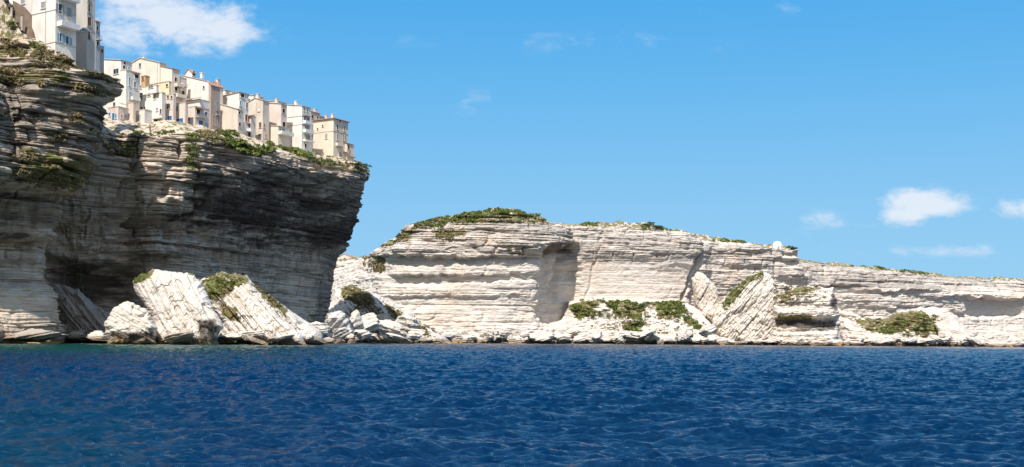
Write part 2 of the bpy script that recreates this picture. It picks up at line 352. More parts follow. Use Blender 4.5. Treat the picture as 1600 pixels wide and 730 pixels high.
# --- the town promontory
def shape_town(px, py, s, z, zt):
    o = prof(px, py, [
        (100, [(200, 6), (300, 5), (340, 3), (380, 2), (430, -2), (520, -3)]),
        (185, [(190, 1), (250, 4), (300, 6), (335, 7), (350, 2), (400, -1), (440, -4), (520, -4)]),
        (245, [(200, 1.5), (260, 5), (300, 7.5), (337, 9.5), (346, 2.6), (370, 1.6), (398, 5.6), (404, 0), (440, -2), (520, -2)]),
        (290, [(210, 4), (250, 6), (300, 7), (330, 5), (350, 3), (420, 1), (520, 0)]),
        (360, [(220, 7.5), (260, 7), (285, 4.5), (340, 3.5), (385, 2), (400, 1.2), (520, 0)]),
        (450, [(230, 9), (265, 9), (290, 6.5), (340, 5.5), (385, 3), (440, 1), (520, 0)]),
        (505, [(240, 13), (275, 13.5), (300, 12), (345, 9.5), (375, 7), (400, 4), (450, 1), (520, 0)]),
        (600, [(240, 13), (275, 13.5), (300, 12), (345, 9.5), (375, 7), (400, 4), (450, 1), (520, 0)])])
    # lit ledges on the bulge under the western houses
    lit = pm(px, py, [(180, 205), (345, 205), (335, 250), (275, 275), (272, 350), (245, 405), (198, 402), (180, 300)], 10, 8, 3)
    o = o + 1.6 * pm(px, py, [(188, 212), (300, 212), (285, 262), (262, 270), (268, 345), (190, 345)], 8, 8, 8)
    o = o + 2.4 * pm(px, py, [(200, 372), (246, 374), (250, 402), (204, 404)], 4, 4, 9)
    o = o - 8 * pm(px, py, [(70, 405), (150, 415), (210, 422), (205, 470), (180, 520), (70, 520)], 12, 10, 4)
    o = o - 2.5 * pm(px, py, [(108, 290), (185, 290), (180, 345), (120, 400), (90, 400)], 12, 10, 5)
    am = .85 + .6 * lit + .3 * sstep(300, 270, py) - .35 * sstep(385, 410, py)
    fl = sstep(270, 300, py) * sstep(420, 390, py); o = o + fl * (1.5 * fbm(s / 1.6, z / 9, 0.0, 4, 61) + 2.6 * np.minimum(0, fbm(s / 5, z / 4, 0.0, 3, 62)))
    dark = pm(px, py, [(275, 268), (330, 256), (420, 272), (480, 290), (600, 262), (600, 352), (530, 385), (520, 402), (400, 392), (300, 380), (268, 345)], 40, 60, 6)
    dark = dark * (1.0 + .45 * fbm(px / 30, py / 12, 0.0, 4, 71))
    dark = np.maximum(dark, pm(px, py, [(60, 270), (190, 270), (195, 350), (185, 420), (215, 430), (170, 540), (60, 540)], 14, 16, 7) * (.42 + .55 * sstep(395, 425, py)))  # shade of the recess put into the colour, deeper in the cove
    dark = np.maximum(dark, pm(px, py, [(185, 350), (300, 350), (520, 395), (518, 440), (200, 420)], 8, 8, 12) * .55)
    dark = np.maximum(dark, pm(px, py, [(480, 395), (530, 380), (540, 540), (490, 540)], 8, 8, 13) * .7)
    dark = np.maximum(dark, .42 * (1 - lit) + .2 * fbm(px / 25, py / 10, 0.0, 4, 72)); dark = np.maximum(dark, lit * np.clip(.12 + 1.0 * fbm(px / 22, py / 7, 0.0, 4, 73), 0, 1))  # rock outside the lit ledges kept darker, shade put into the colour
    veg = np.maximum(pm(px, py, [(430, 215), (480, 225), (500, 262), (440, 240)], 6, 5, 21), pm(px, py, [(335, 200), (400, 215), (410, 245), (350, 232)], 6, 5, 22))
    veg = np.maximum(veg, pm(px, py, [(158, 220), (205, 222), (212, 245), (165, 248)], 6, 5, 23) * .9)
    veg = np.maximum(veg, sstep(6, 0, zt - z) * .45)
    return o, am, dict(stain=dark, veg=veg)  # stain also holds the shade put into the colour
def rise_town(w, u, px, py):
    return np.interp(w, [0, 8, 14, 200], [0, 4.2, 5.4, 6]) * sstep(600, 380, px)
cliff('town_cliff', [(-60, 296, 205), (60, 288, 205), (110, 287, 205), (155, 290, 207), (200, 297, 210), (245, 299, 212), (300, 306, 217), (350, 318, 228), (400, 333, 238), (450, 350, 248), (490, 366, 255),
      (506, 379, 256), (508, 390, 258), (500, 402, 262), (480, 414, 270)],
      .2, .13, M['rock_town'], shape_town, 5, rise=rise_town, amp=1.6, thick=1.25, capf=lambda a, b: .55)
# --- the near block on the left
def shape_near(px, py, s, z, zt):
    o = prof(px, py, [
        (-300, [(40, 0), (300, 3), (520, 0)]),
        (0, [(20, -12), (60, -6), (90, 0), (150, 6), (250, 11), (275, 10), (300, 2), (340, -3), (362, -3.5), (366, -.5), (373, -.5), (378, -3.6), (400, -3.6), (409, -2.6), (440, -1.5), (450, 4), (520, 7)]),
        (45, [(40, -3), (90, 6), (130, 11), (160, 9.5), (175, 8), (190, 9.5), (230, 10.5), (262, 11), (285, 6), (310, 0), (362, -3), (366, 2.5), (373, 2.5), (378, -3.2), (405, -3), (409, -.5), (413, -1.5), (440, -.6), (450, 4), (520, 6.5)]),
        (62, [(60, 6), (90, 9), (128, 14.5), (148, 13), (160, 10), (170, 11.5), (190, 13), (225, 12.5), (250, 11), (268, 8), (290, 6.5), (315, 3.5), (362, 1), (366, 2), (374, 2), (380, 0), (440, 0), (450, 2.4), (520, 4)])])
    am = .55 + .75 * sstep(330, 280, py) + .15 * np.abs(vn(px / 20, py / 20, 0.0, 3)) - .1 * sstep(330, 400, py)
    lit = pm(px, py, [(-100, 455), (72, 440), (80, 510), (-100, 515)], 8, 6, 4)
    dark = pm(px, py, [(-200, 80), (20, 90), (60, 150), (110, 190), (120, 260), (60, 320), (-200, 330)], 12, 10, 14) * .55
    dark = np.maximum(dark, pm(px, py, [(-200, 290), (100, 300), (90, 362), (-200, 362)], 8, 8, 15) * .75); dark = np.maximum(dark, pm(px, py, [(-200, 362), (90, 362), (80, 440), (-200, 445)], 8, 8, 19) * .5)  # shade below the overhang put into the colour
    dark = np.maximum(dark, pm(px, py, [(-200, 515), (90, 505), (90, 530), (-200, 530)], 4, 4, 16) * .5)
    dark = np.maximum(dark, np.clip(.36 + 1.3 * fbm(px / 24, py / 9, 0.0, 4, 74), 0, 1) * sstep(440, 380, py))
    whi = pm(px, py, [(105, 112), (175, 140), (182, 155), (168, 168), (165, 205), (120, 190), (100, 140)], 8, 12, 18); dark = dark * (1 - .8 * whi)
    veg = pm(px, py, [(40, 75), (110, 80), (185, 130), (185, 150), (100, 120), (40, 110)], 10, 8, 17)
    for i, pl in enumerate([[(-20, 105), (40, 108), (60, 140), (-20, 140)], [(60, 200), (100, 205), (105, 225), (70, 222)], [(-10, 235), (60, 245), (115, 275), (125, 320), (60, 300), (-10, 275)], [(95, 170), (160, 180), (170, 205), (100, 195)], [(-20, 60), (50, 80), (60, 105), (-20, 90)]]):
        veg = np.maximum(veg, pm(px, py, pl, 8, 8, 30 + i) * .85)
    return o, am, dict(stain=dark, veg=np.maximum(veg, sstep(4, 0, zt - z) * .35), clean=np.maximum(lit * .6, whi * .8))  # sunlit foot and upper patch kept pale, sunlight put into the colour
def rise_near(w, u, px, py): return np.interp(w, [0, 6, 10, 200], [0, 2.2, 3.4, 4.5]) + np.interp(w, [0, 3, 13, 200], [0, 1, 11, 13]) * sstep(66, 24, px)
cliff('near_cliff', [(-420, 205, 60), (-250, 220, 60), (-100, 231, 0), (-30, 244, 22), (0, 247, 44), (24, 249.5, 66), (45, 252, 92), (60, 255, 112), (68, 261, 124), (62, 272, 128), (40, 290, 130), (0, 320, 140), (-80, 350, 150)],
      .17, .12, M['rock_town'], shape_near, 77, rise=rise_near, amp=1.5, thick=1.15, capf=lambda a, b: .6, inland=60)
# --- the far white cliffs
def shape_far(px, py, s, z, zt):
    o = prof(px, py, [
        (520, [(380, -22), (400, -16), (430, -8), (470, -2), (520, 8), (540, 10)]),
        (600, [(360, -14), (385, -4), (398, 0), (401, -2), (425, -1), (430, 0), (434, 1), (470, 3), (540, 7)]),
        (625, [(330, -16), (352, -5), (392, 2), (399, 3), (402, -2.2), (414, -2.2), (418, .2), (428, 1.0), (430, -1.5), (441, -1.6), (446, .5), (462, 1.2), (465, -.3), (475, 0), (500, 4), (540, 9)]),
        (760, [(330, -6), (345, -2), (395, 3), (401, 3.4), (404, -1.4), (407, -1.2), (410, .4), (425, 1.4), (428, 1.4), (430, -1.0), (439, -1.0), (442, 1.0), (460, 1.6), (465, .2), (475, .4), (500, 3), (540, 8)]),
        (835, [(330, -5), (352, 0), (380, 4.5), (392, 4.6), (398, 2), (404, -.5), (408, .4), (425, 1.2), (430, -.8), (439, -.8), (442, .6), (460, .6), (466, -1), (490, -1), (515, 2), (540, 8)]),
        (862, [(340, -3), (352, 0), (378, 5), (386, 2), (394, -6), (440, -9), (500, -9), (512, -2), (540, 6)]),
        (893, [(345, -3), (358, 0), (380, 2), (392, -6), (420, -8), (470, -6), (505, -4), (520, 2), (540, 4)]),
        (912, [(350, -4), (370, 0), (390, 1.5), (410, .2), (470, 0), (540, 0)]),
        (1000, [(350, -6), (366, -1), (395, 2), (405, .8), (470, 0), (540, 0)]),
        (1075, [(355, -7), (370, -1), (395, 2), (412, 1.6), (418, 0), (470, -1), (540, 0)]),
        (1092, [(360, -6), (380, 0), (395, .5), (415, -3), (470, -6), (540, -4)]),
        (1105, [(365, -5), (385, -1), (400, -1), (430, 0), (470, -2), (540, 0)]),
        (1160, [(370, -8), (384, -1), (392, 1.6), (396, -.6), (402, .6), (416, .8), (420, -1), (540, 2)]),
        (1240, [(388, -3), (392, 1.5), (396, -.8), (404, 2), (409, -2), (420, .6), (434, .6), (437, -2), (446, -2), (452, 1), (540, 4)]),
        (1275, [(405, -9), (412, -5), (444, 2.6), (447, -1.5), (454, 0), (470, .6), (476, -1), (490, -1), (498, 2), (540, 9)]),
        (1400, [(415, -12), (425, -5), (452, 3), (455, -1), (462, .6), (478, 1.6), (482, -.6), (500, 1), (540, 8)]),
        (1500, [(428, -9), (440, -2), (462, 4), (467, .6), (474, .8), (484, 1.5), (490, -1), (500, 1.5), (540, 8)]),
        (1520, [(430, -8), (444, -2), (464, 4.6), (468, -3.5), (492, -4), (497, .6), (512, 2), (540, 9)]),
        (1585, [(434, -8), (446, -2), (464, 4.6), (468, -3), (492, -3.5), (496, 1), (512, 2.5), (540, 9)]),
        (1610, [(434, -8), (446, -2), (464, 3), (468, 2), (492, 1.5), (496, 2), (512, 2.5), (540, 9)])])
    for (x0, slope, wdt, dep) in [(897, -.15, 4, 3), (868, .1, 3, 2), (1108, -.42, 2.6, 5), (940, -.25, 2.5, 1.2), (1208, .02, 3, 1.5), (1258, 0.0, 2, 3)]:
        cx_ = x0 + slope * (py - 370); o = o - dep * np.exp(-((px - cx_ - 2.5 * vn(py / 9, x0, 0.0, 5)) / wdt) ** 2) * (1 - .7 * sstep(455, 480, py))
    up = sstep(415, 392, py); lower = sstep(400, 412, py)
    am = .34 + .62 * up + .25 * sstep(470, 500, py) * (px < 850)
    am = np.where(px > 1100, .45 + .3 * sstep(450, 440, py) * (px > 1255) + .2 * (px < 1255), am)
    am = np.where((px > 895) & (px < 1090), .16 + .62 * up, am)
    am = np.where((px > 1505) & (py > 466) & (py < 494), .12, am)
    am = np.where((px > 845) & (px < 895) & (py > 385), .15, am)
    clean = np.where((px > 890) & (px < 1100), sstep(404, 415, py) * .95, sstep(398, 408, py) * np.clip(.75 + .6 * fbm(px / 30, py / 10, 0.0, 3, 41), 0, 1))
    clean = np.where(px > 1260, sstep(448, 456, py) * .9, clean)
    stain = pm(px, py, [(925, 395), (980, 392), (985, 405), (975, 412), (930, 408)], 6, 8, 3) * .5
    stain = np.maximum(stain, pm(px, py, [(845, 385), (860, 375), (900, 378), (900, 396), (850, 400)], 5, 5, 8) * .9)  # darker patch at the head of the niche
    veg = np.zeros(px.shape)
    for i, pl in enumerate([[(640, 340), (700, 338), (690, 350), (640, 362)], [(675, 358), (728, 356), (728, 370), (680, 374)], [(700, 335), (890, 328), (890, 348), (700, 350)], [(620, 358), (650, 356), (640, 378), (618, 380)],
            [(562, 395), (600, 398), (605, 428), (570, 425)], [(565, 375), (610, 372), (605, 386), (570, 386)], [(1440, 478), (1470, 485), (1466, 495), (1440, 492)]]):
        veg = np.maximum(veg, pm(px, py, pl, 5, 5, 60 + i) * .9)
    veg = np.maximum(veg, sstep(2.6, 0, zt - z) * .5)
    return o, am, dict(stain=stain, veg=veg, clean=clean)
def rise_far(w, u, px, py): return np.interp(w, [0, 10, 40, 200], [0, 2.2, 3.5, 4]) + 3.5 * fbm(u / 17, w / 12, 0.0, 3, 8) * np.minimum(1, w / 10)
cliff('far_cliff', [(470, 700, 408), (520, 640, 404), (548, 600, 396), (566, 585, 380), (600, 562, 368), (640, 552, 345), (700, 550, 339), (760, 550, 333), (830, 556, 335), (858, 562, 342), (876, 572, 349), (895, 582, 352), (910, 586, 353), (1000, 590, 355), (1070, 598, 360), (1098, 606, 366),
      (1112, 616, 373), (1170, 622, 380), (1215, 628, 389), (1250, 634, 392), (1257, 642, 394), (1262, 660, 408), (1300, 676, 412), (1400, 700, 422), (1500, 735, 433), (1560, 752, 437), (1610, 762, 439), (1700, 790, 441), (1850, 840, 445), (2100, 900, 450)],
      .5, .24, M['rock_far'], shape_far, 21, rise=rise_far, amp=1.7, thick=1.25, lat=3.4, dip=-.004, rough=.8, capf=lambda a, b: .75, inland=70, zbot=-3)

# ------------------------------------------------------------------ sea
def fft_ocean(n, size, wind, wdir, seed, cut_lo, cut_hi, chop=1.0):
    r = np.random.RandomState(seed); k1 = np.fft.fftfreq(n, size / n) * 2 * np.pi
    kx, ky = np.meshgrid(k1, k1); k = np.hypot(kx, ky); k[0, 0] = 1
    Lw = wind ** 2 / 9.81; ph = np.exp(-1 / (k * Lw) ** 2) / k ** 4 * np.exp(-(k * .04) ** 2)
    cs = (kx * math.cos(wdir) + ky * math.sin(wdir)) / k
    ph *= (np.abs(cs) ** 3) * np.where(cs < 0, .35, 1) + .04; ph[0, 0] = 0
    ph = np.where((k < 2 * np.pi / cut_lo) | (k > 2 * np.pi / cut_hi), 0, ph)
    h = (r.randn(n, n) + 1j * r.randn(n, n)) * np.sqrt(ph)
    H = np.fft.ifft2(h).real; sc_ = 1 / H.std()
    DX = np.fft.ifft2(1j * kx / k * h).real * sc_; DY = np.fft.ifft2(1j * ky / k * h).real * sc_
    return H * sc_, DX * chop, DY * chop
def samp(A, x, y, size):
    n = A.shape[0]; fx = (x / size * n) % n; fy = (y / size * n) % n
    ix = np.floor(fx).astype(int); iy = np.floor(fy).astype(int); tx = fx - ix; ty = fy - iy; ix %= n; iy %= n
    i2 = (ix + 1) % n; j2 = (iy + 1) % n
    return (A[iy, ix] * (1 - tx) + A[iy, i2] * tx) * (1 - ty) + (A[j2, ix] * (1 - tx) + A[j2, i2] * tx) * ty
th = np.concatenate([np.linspace(-math.pi, -.62, 60, endpoint=False), np.linspace(-.62, .62, 1150), np.linspace(.62, math.pi, 61)[1:-1]])
rr = np.concatenate([np.linspace(2, 16, 40, endpoint=False), 16 * np.exp(np.arange(0, math.log(420 / 16), .0032)), 420 * np.exp(np.linspace(.02, math.log(20000 / 420), 60))])
RR, TH = np.meshgrid(rr, th, indexing='ij')
SX = RR * np.sin(TH); SY = RR * np.cos(TH)
H = np.zeros(SX.shape); DX = np.zeros(SX.shape); DY = np.zeros(SX.shape)
for (n, size, wind, wdir, seed, lo, hi, a, fade) in [(512, 113.0, 6.0, -1.8, 1, 12, 2.2, .06, 1500), (1024, 47.0, 4.0, -1.35, 2, 2.6, .4, .036, 1200), (1024, 23.3, 3.0, -1.75, 3, 1.1, .10, .026, 800), (1024, 9.7, 3.0, -1.4, 5, .5, .03, .008, 160)]:
    A, B, C_ = fft_ocean(n, size, wind, wdir, seed, lo, hi)
    f = a * np.clip(1.3 - RR / fade, 0, 1) * (1 - .25 * np.clip((18 - RR) / 18, 0, 1))
    H += f * samp(A, SX, SY, size); DX += f * samp(B, SX, SY, size) * .6; DY += f * samp(C_, SX, SY, size) * .6
spx = CX + FPX * SX / np.maximum(SY, 1e-3)
patch = fbm(SX / 34, SY / 60, 0.0, 3, 4)
shal = sstep(60, 170, SY + 45 * patch) * sstep(820, 160, spx) * (SY > 0)
shal = np.maximum(shal * .95, .45 * sstep(320, 500, SY + 60 * patch) * sstep(1500, 700, spx) * (SY > 0))
shal = np.maximum(shal, .22 * sstep(.1, .6, patch + .5 * fbm(SX / 9, SY / 15, 0.0, 3, 9)) * sstep(420, 60, spx) * (SY > 0))
wm, t, b = newmat('sea_water')
g = t.nodes.new('ShaderNodeNewGeometry')
c = mixc(t, attr(t, 'shallow'), (.0000, .0135, .050), (.0002, .050, .040))
fo = mathn(t, 'MULTIPLY', attr(t, 'foam'), ramp(t, noise(t, mapping(t, g.outputs['Position'], .35, .8, 1), 1.0, 5, .7), .50, .62), True)
c = mixc(t, fo, c, (.62, .68, .68))
t.links.new(c, b.inputs['Base Color']); b.inputs['Roughness'].default_value = .11; b.inputs['IOR'].default_value = 1.33
b.inputs['Specular IOR Level'].default_value = .46; b.inputs['Specular Tint'].default_value = (.30, .78, 1.0, 1)
bp = t.nodes.new('ShaderNodeBump'); bp.inputs['Strength'].default_value = .8; bp.inputs['Distance'].default_value = .5
hh = mathn(t, 'ADD', mathn(t, 'MULTIPLY', noise(t, mapping(t, g.outputs['Position'], .9, 2.2, 1), 1.0, 6, .6), .6), mathn(t, 'MULTIPLY', noise(t, mapping(t, g.outputs['Position'], 3.5, 8.0, 1), 1.0, 5, .65), .22))
t.links.new(hh, bp.inputs['Height']); t.links.new(bp.outputs[0], b.inputs['Normal'])
V = np.stack([SX + DX, SY + DY, H], -1).reshape(-1, 3)
Fq = grid_faces(len(rr), len(th), True)
shy = np.interp(spx, [-50, 100, 140, 250, 500, 520, 600, 660], [241, 262, 256, 252, 266, 312, 350, 372])
foam = np.exp(-((SY - shy + 1.5 * fbm(SX / 4, SY / 4, 0.0, 3, 6)) / 3.0) ** 2) * sstep(680, 640, spx) * (SY > 0)
sea = npmesh('sea', V, Fq, wm, dict(shallow=shal, foam=foam)); tag(sea, kind='structure')

# ------------------------------------------------------------------ fallen slabs, spurs and mounds
def slab(name, outline, d, thick, dip_deg, mat, seed, gx=0.0, gz=.35, bed=.9, amp=.7, veg=(), stain=(), label=None, cat=None, group=None, kind=None, facet=0, prof_=None, top_round=2.4, ny=100, nth=260, soft=.3):  # stain also takes shade put into the colour
    amp = amp * 1.1; bed = bed * 1.6; top_round = max(top_round, 4.5)
    P = np.array(outline, float); c = P.mean(0)
    A_ = P; B_ = np.roll(P, -1, 0); ar = A_[:, 0] * B_[:, 1] - B_[:, 0] * A_[:, 1]
    c = ((A_ + B_) * ar[:, None]).sum(0) / (3 * ar.sum())
    ang = np.linspace(0, 2 * np.pi, nth, endpoint=False); ca, sa = np.cos(ang), np.sin(ang); R = np.zeros(nth)
    for (x0, y0), (x1, y1) in zip(A_, B_):
        ex, ey = x1 - x0, y1 - y0; den = ca * ey - sa * ex; den = np.where(np.abs(den) < 1e-9, 1e-9, den)
        tt = ((x0 - c[0]) * ey - (y0 - c[1]) * ex) / den; uu = ((x0 - c[0]) * sa - (y0 - c[1]) * ca) / den
        R = np.where((tt > 0) & (uu >= -1e-6) & (uu <= 1 + 1e-6), np.maximum(R, tt), R)
    R *= 1 + .07 * fbm(ang * 7, seed, 0.0, 5, seed, .65)
    rho = np.concatenate([np.linspace(0, .7, int(ny * .55), endpoint=False), 1 - .3 * np.linspace(1, 0, ny - int(ny * .55)) ** 1.6])
    px = c[0] + rho[:, None] * R * ca; py = c[1] + rho[:, None] * R * sa
    X = (px - CX) / FPX * d; Z = (CY - py) / FPX * d; X0 = (c[0] - CX) / FPX * d; Z0 = (CY - c[1]) / FPX * d
    q_ = R_(dip_deg); U = (X - X0) * math.cos(q_) + (Z - Z0) * math.sin(q_); Q = -(X - X0) * math.sin(q_) + (Z - Z0) * math.cos(q_)
    Q2 = Q + .5 * vn(U / 9, Q / 7, 0.0, seed + 1)
    p1, n1, k1, _ = beds(U, Q2 + 30, seed + 2, bed * 2.6, 12, 8); p2, n2, k2, _ = beds(U, Q2 + 30, seed + 3, bed, 6, 5); p3, n3, k3, _ = beds(U, Q2 + 30, seed + 4, bed * .4, 3, 4)
    rg = fbm(U / 2.5, Q / 2.5, 0.0, 5, seed + 8)
    big = fbm(U / 14, Q / 8, 0.0, 3, seed + 9) * 1.5
    disp = amp * (1.0 * p1 + .5 * n1 + .55 * p2 + .45 * n2 + .3 * p3 + .2 * n3) + 2.2 * soft * rg + big * amp
    disp = disp + .55 * amp * np.round(2 * fbm(U / 4, Q / 3, 0.0, 3, seed + 33)) - .8 * amp * np.exp(-(vn(U / 26 + 3, Q / 1.7, 0.0, seed + 31) / .07) ** 2)
    if facet:
        cell = np.abs(vn(U / facet, Q / facet, 0.0, seed + 20)); disp = disp + 1.6 * fbm(U / facet, Q / facet * .8, 0.0, 3, seed + 21) + 1.2 * np.abs(fbm(U / facet * 2, Q / facet * 2, 0.0, 3, seed + 25)) - 1.1 * np.exp(-(cell / .1) ** 2)
    ff = np.sqrt(np.clip(1 - rho ** top_round, 0, 1))[:, None]
    edge = np.clip((1 - rho) / .12, 0, 1)[:, None]
    Yf = d + gx * (X - X0) + gz * (Z - Z0) - thick * ff - disp * (.25 + .75 * edge)
    if prof_: Yf = Yf - np.interp(py, [a for a, b in prof_], [b for a, b in prof_]) * edge
    Yr = d + gx * (X - X0) + gz * (Z - Z0)
    Yb = Yr + thick * .8 * ff
    Yf[-1] = Yr[-1]; 
    def pts(Y):
        cc, s_ = math.cos(ROLL), math.sin(ROLL); xc = (px - CX) / FPX; yc = (CY - py) / FPX
        return np.stack([(xc * cc - yc * s_) * Y, Y, CAMZ + (xc * s_ + yc * cc) * Y], -1)
    Vf = pts(Yf); Vb = pts(Yb)[::-1][1:]
    V = np.concatenate([Vf, Vb]); nr_, nc_ = V.shape[:2]
    F_ = grid_faces(nr_, nc_, True)[:, ::-1]
    vg = np.zeros(px.shape); 
    for i, pl in enumerate(veg): vg = np.maximum(vg, pm(px, py, pl, 4, 5, seed + 40 + i))
    sg = np.zeros(px.shape)
    for i, pl in enumerate(stain): sg = np.maximum(sg, pm(px, py, pl, 4, 4, seed + 60 + i))
    z0 = np.zeros(Vb.shape[:2])
    at = dict(veg=np.concatenate([vg, z0 + .2]), stain=np.concatenate([sg, z0]), clean=np.concatenate([vg * 0, z0]))
    org = Vector((float(W(c[0], 530, d).x), float(d), 0.0))
    o = npmesh(name, V.reshape(-1, 3) - np.array(org), F_, mat, at, smooth_=False); o.location = org
    tag(o, label, cat, group, kind); return o
TR60 = tilt_rock('steep_slab_rock', 62, (.77, .695, .61)); TR45 = tilt_rock('slanting_slab_rock', 50, (.76, .68, .59)); TRm = tilt_rock('upturned_rock', -48, (.74, .66, .57)); TR0 = M['rock_block']
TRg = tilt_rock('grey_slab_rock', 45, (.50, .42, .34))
slab('rock_slab', [(208, 440), (222, 428), (240, 420), (262, 424), (300, 428), (316, 440), (330, 475), (346, 500), (350, 512), (336, 520), (330, 541), (250, 541), (240, 530), (238, 500), (222, 470), (210, 455)], 264, 5, -62, TR60, 3, gx=-.15, gz=.45, amp=.55,
     veg=[[(206, 442), (222, 424), (240, 420), (238, 430), (216, 446)], [(262, 420), (304, 424), (318, 444), (296, 432)]], stain=[[(308, 500), (340, 498), (336, 540), (312, 540)]], label='largest white slab with steep grooves, leaning at the foot of the dark town cliff', cat='rock slab')  # shadow under the lower right edge painted dark
slab('rock_slab', [(312, 444), (324, 430), (345, 424), (385, 430), (402, 450), (440, 474), (472, 498), (500, 516), (508, 538), (340, 540), (345, 505), (326, 478)], 284, 8, -50, TR45, 4, gx=.1, gz=.55, amp=.9,
     veg=[[(308, 446), (324, 426), (385, 424), (392, 440), (366, 456), (340, 470), (326, 470)], [(388, 440), (410, 450), (450, 484), (446, 496), (412, 470)], [(340, 470), (372, 480), (376, 505), (350, 495)]], label='grass topped slab sloping down to the water beside the largest slab', cat='rock slab')
slab('rock_slab', [(360, 452), (376, 438), (392, 450), (440, 498), (475, 526), (478, 541), (395, 541), (385, 505), (368, 475)], 277, 4, -48, TR45, 5, gx=-.1, gz=.5, amp=.5, label='smooth white slab leaning against the front of the grass topped slab', cat='rock slab')
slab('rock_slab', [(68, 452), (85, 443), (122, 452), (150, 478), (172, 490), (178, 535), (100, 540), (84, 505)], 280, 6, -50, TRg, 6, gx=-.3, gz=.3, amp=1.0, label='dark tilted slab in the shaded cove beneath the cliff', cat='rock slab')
slab('boulder', [(163, 505), (178, 480), (200, 470), (228, 482), (246, 512), (242, 538), (168, 540)], 257, 5, -30, TR0, 7, gx=-.2, gz=.5, amp=.5, facet=5, stain=[[(172, 517), (240, 517), (240, 532), (172, 532)]], label='large white block left of the largest slab, shade painted dark along its foot', cat='boulder')  # shade under the block put into the colour
slab('rock_mound', [(524, 456), (548, 442), (575, 452), (606, 470), (645, 496), (682, 516), (712, 541), (500, 543), (508, 490)], 452, 12, -50, TR45, 8, gx=.1, gz=.7, amp=1.0, facet=7,
     veg=[[(528, 450), (552, 442), (578, 458), (590, 478), (560, 478), (540, 470)], [(596, 470), (640, 496), (672, 516), (668, 526), (640, 516), (612, 492)], [(575, 500), (600, 505), (602, 522), (580, 522)]], label='mound with brown grass at the end of the town cliff, half in its shadow', cat='rock mound')
slab('rock_mound', [(876, 500), (890, 472), (925, 466), (1000, 470), (1060, 468), (1085, 478), (1108, 505), (1128, 528), (1130, 544), (760, 546), (800, 524), (840, 512)], 575, 14, 5, TR0, 9, gx=0, gz=.8, amp=.7, facet=6, nth=420, ny=130,
     veg=[[(886, 480), (905, 470), (935, 468), (930, 492), (905, 500)], [(940, 472), (985, 468), (1010, 480), (1000, 500), (960, 498)], [(1015, 474), (1062, 470), (1076, 484), (1058, 498), (1030, 500)], [(965, 500), (1010, 504), (1000, 520), (975, 514)], [(1064, 490), (1102, 508), (1098, 520), (1072, 504)]], label='low mound covered in green scrub at the foot of the smooth white wall', cat='rock mound')
slab('rock_spur', [(1080, 434), (1090, 424), (1102, 430), (1120, 448), (1124, 480), (1118, 512), (1096, 500), (1084, 470)], 592, 6, 62, tilt_rock('spur_rock', -60, (.73, .65, .56)), 10, gx=-.2, gz=.3, amp=.8, label='narrow crinkled spur wedged left of the upturned block', cat='rock spur')
slab('rock_block', [(1112, 505), (1118, 482), (1140, 455), (1165, 435), (1188, 420), (1203, 426), (1214, 446), (1216, 470), (1214, 505), (1212, 543), (1136, 544), (1122, 524)], 585, 9, 48, TRm, 11, gx=.1, gz=.35, amp=1.1,
     veg=[[(1126, 474), (1150, 446), (1190, 418), (1194, 430), (1166, 448), (1142, 480)]], label='big upturned block with slanting layers and a grassy left edge', cat='rock block')
slab('rock_block', [(1207, 478), (1214, 462), (1235, 451), (1260, 446), (1302, 450), (1308, 470), (1312, 500), (1309, 544), (1208, 544)], 580, 8, 1, TR0, 12, gx=0, gz=.15, amp=.9, top_round=6,
     prof_=[(446, -5), (462, 0), (470, 1.5), (478, -.5), (486, 2), (494, 2), (498, -2.5), (518, -3), (522, 1), (540, 2.5)], veg=[[(1214, 462), (1240, 448), (1290, 446), (1270, 458), (1240, 464), (1222, 476)], [(1215, 490), (1270, 492), (1270, 500), (1215, 500)]],
     stain=[[(1208, 498), (1308, 500), (1308, 512), (1208, 511)], [(1296, 456), (1308, 458), (1308, 488), (1296, 480)]], label='stack of level rock layers with dark undercuts right of the upturned block', cat='rock block')  # undercut bands and right side darkened, shade put into the colour
slab('rock_mound', [(1306, 478), (1318, 484), (1345, 500), (1385, 498), (1402, 486), (1440, 480), (1476, 482), (1500, 500), (1532, 534), (1534, 546), (1306, 546)], 655, 12, -8, TR0, 13, gx=0, gz=.7, amp=.7, facet=6, nth=400,
     veg=[[(1330, 500), (1400, 488), (1440, 484), (1462, 500), (1475, 525), (1445, 528), (1420, 518), (1395, 522), (1360, 520)]], label='rubble mound with patchy green scrub near the right end of the cliffs', cat='rock mound')
slab('boulder', [(1460, 506), (1476, 499), (1497, 503), (1513, 520), (1526, 542), (1478, 543), (1468, 525)], 640, 5, -20, TR0, 14, gx=.1, gz=.5, amp=.25, label='smooth grey pyramid shaped block on the right rubble mound', cat='boulder')

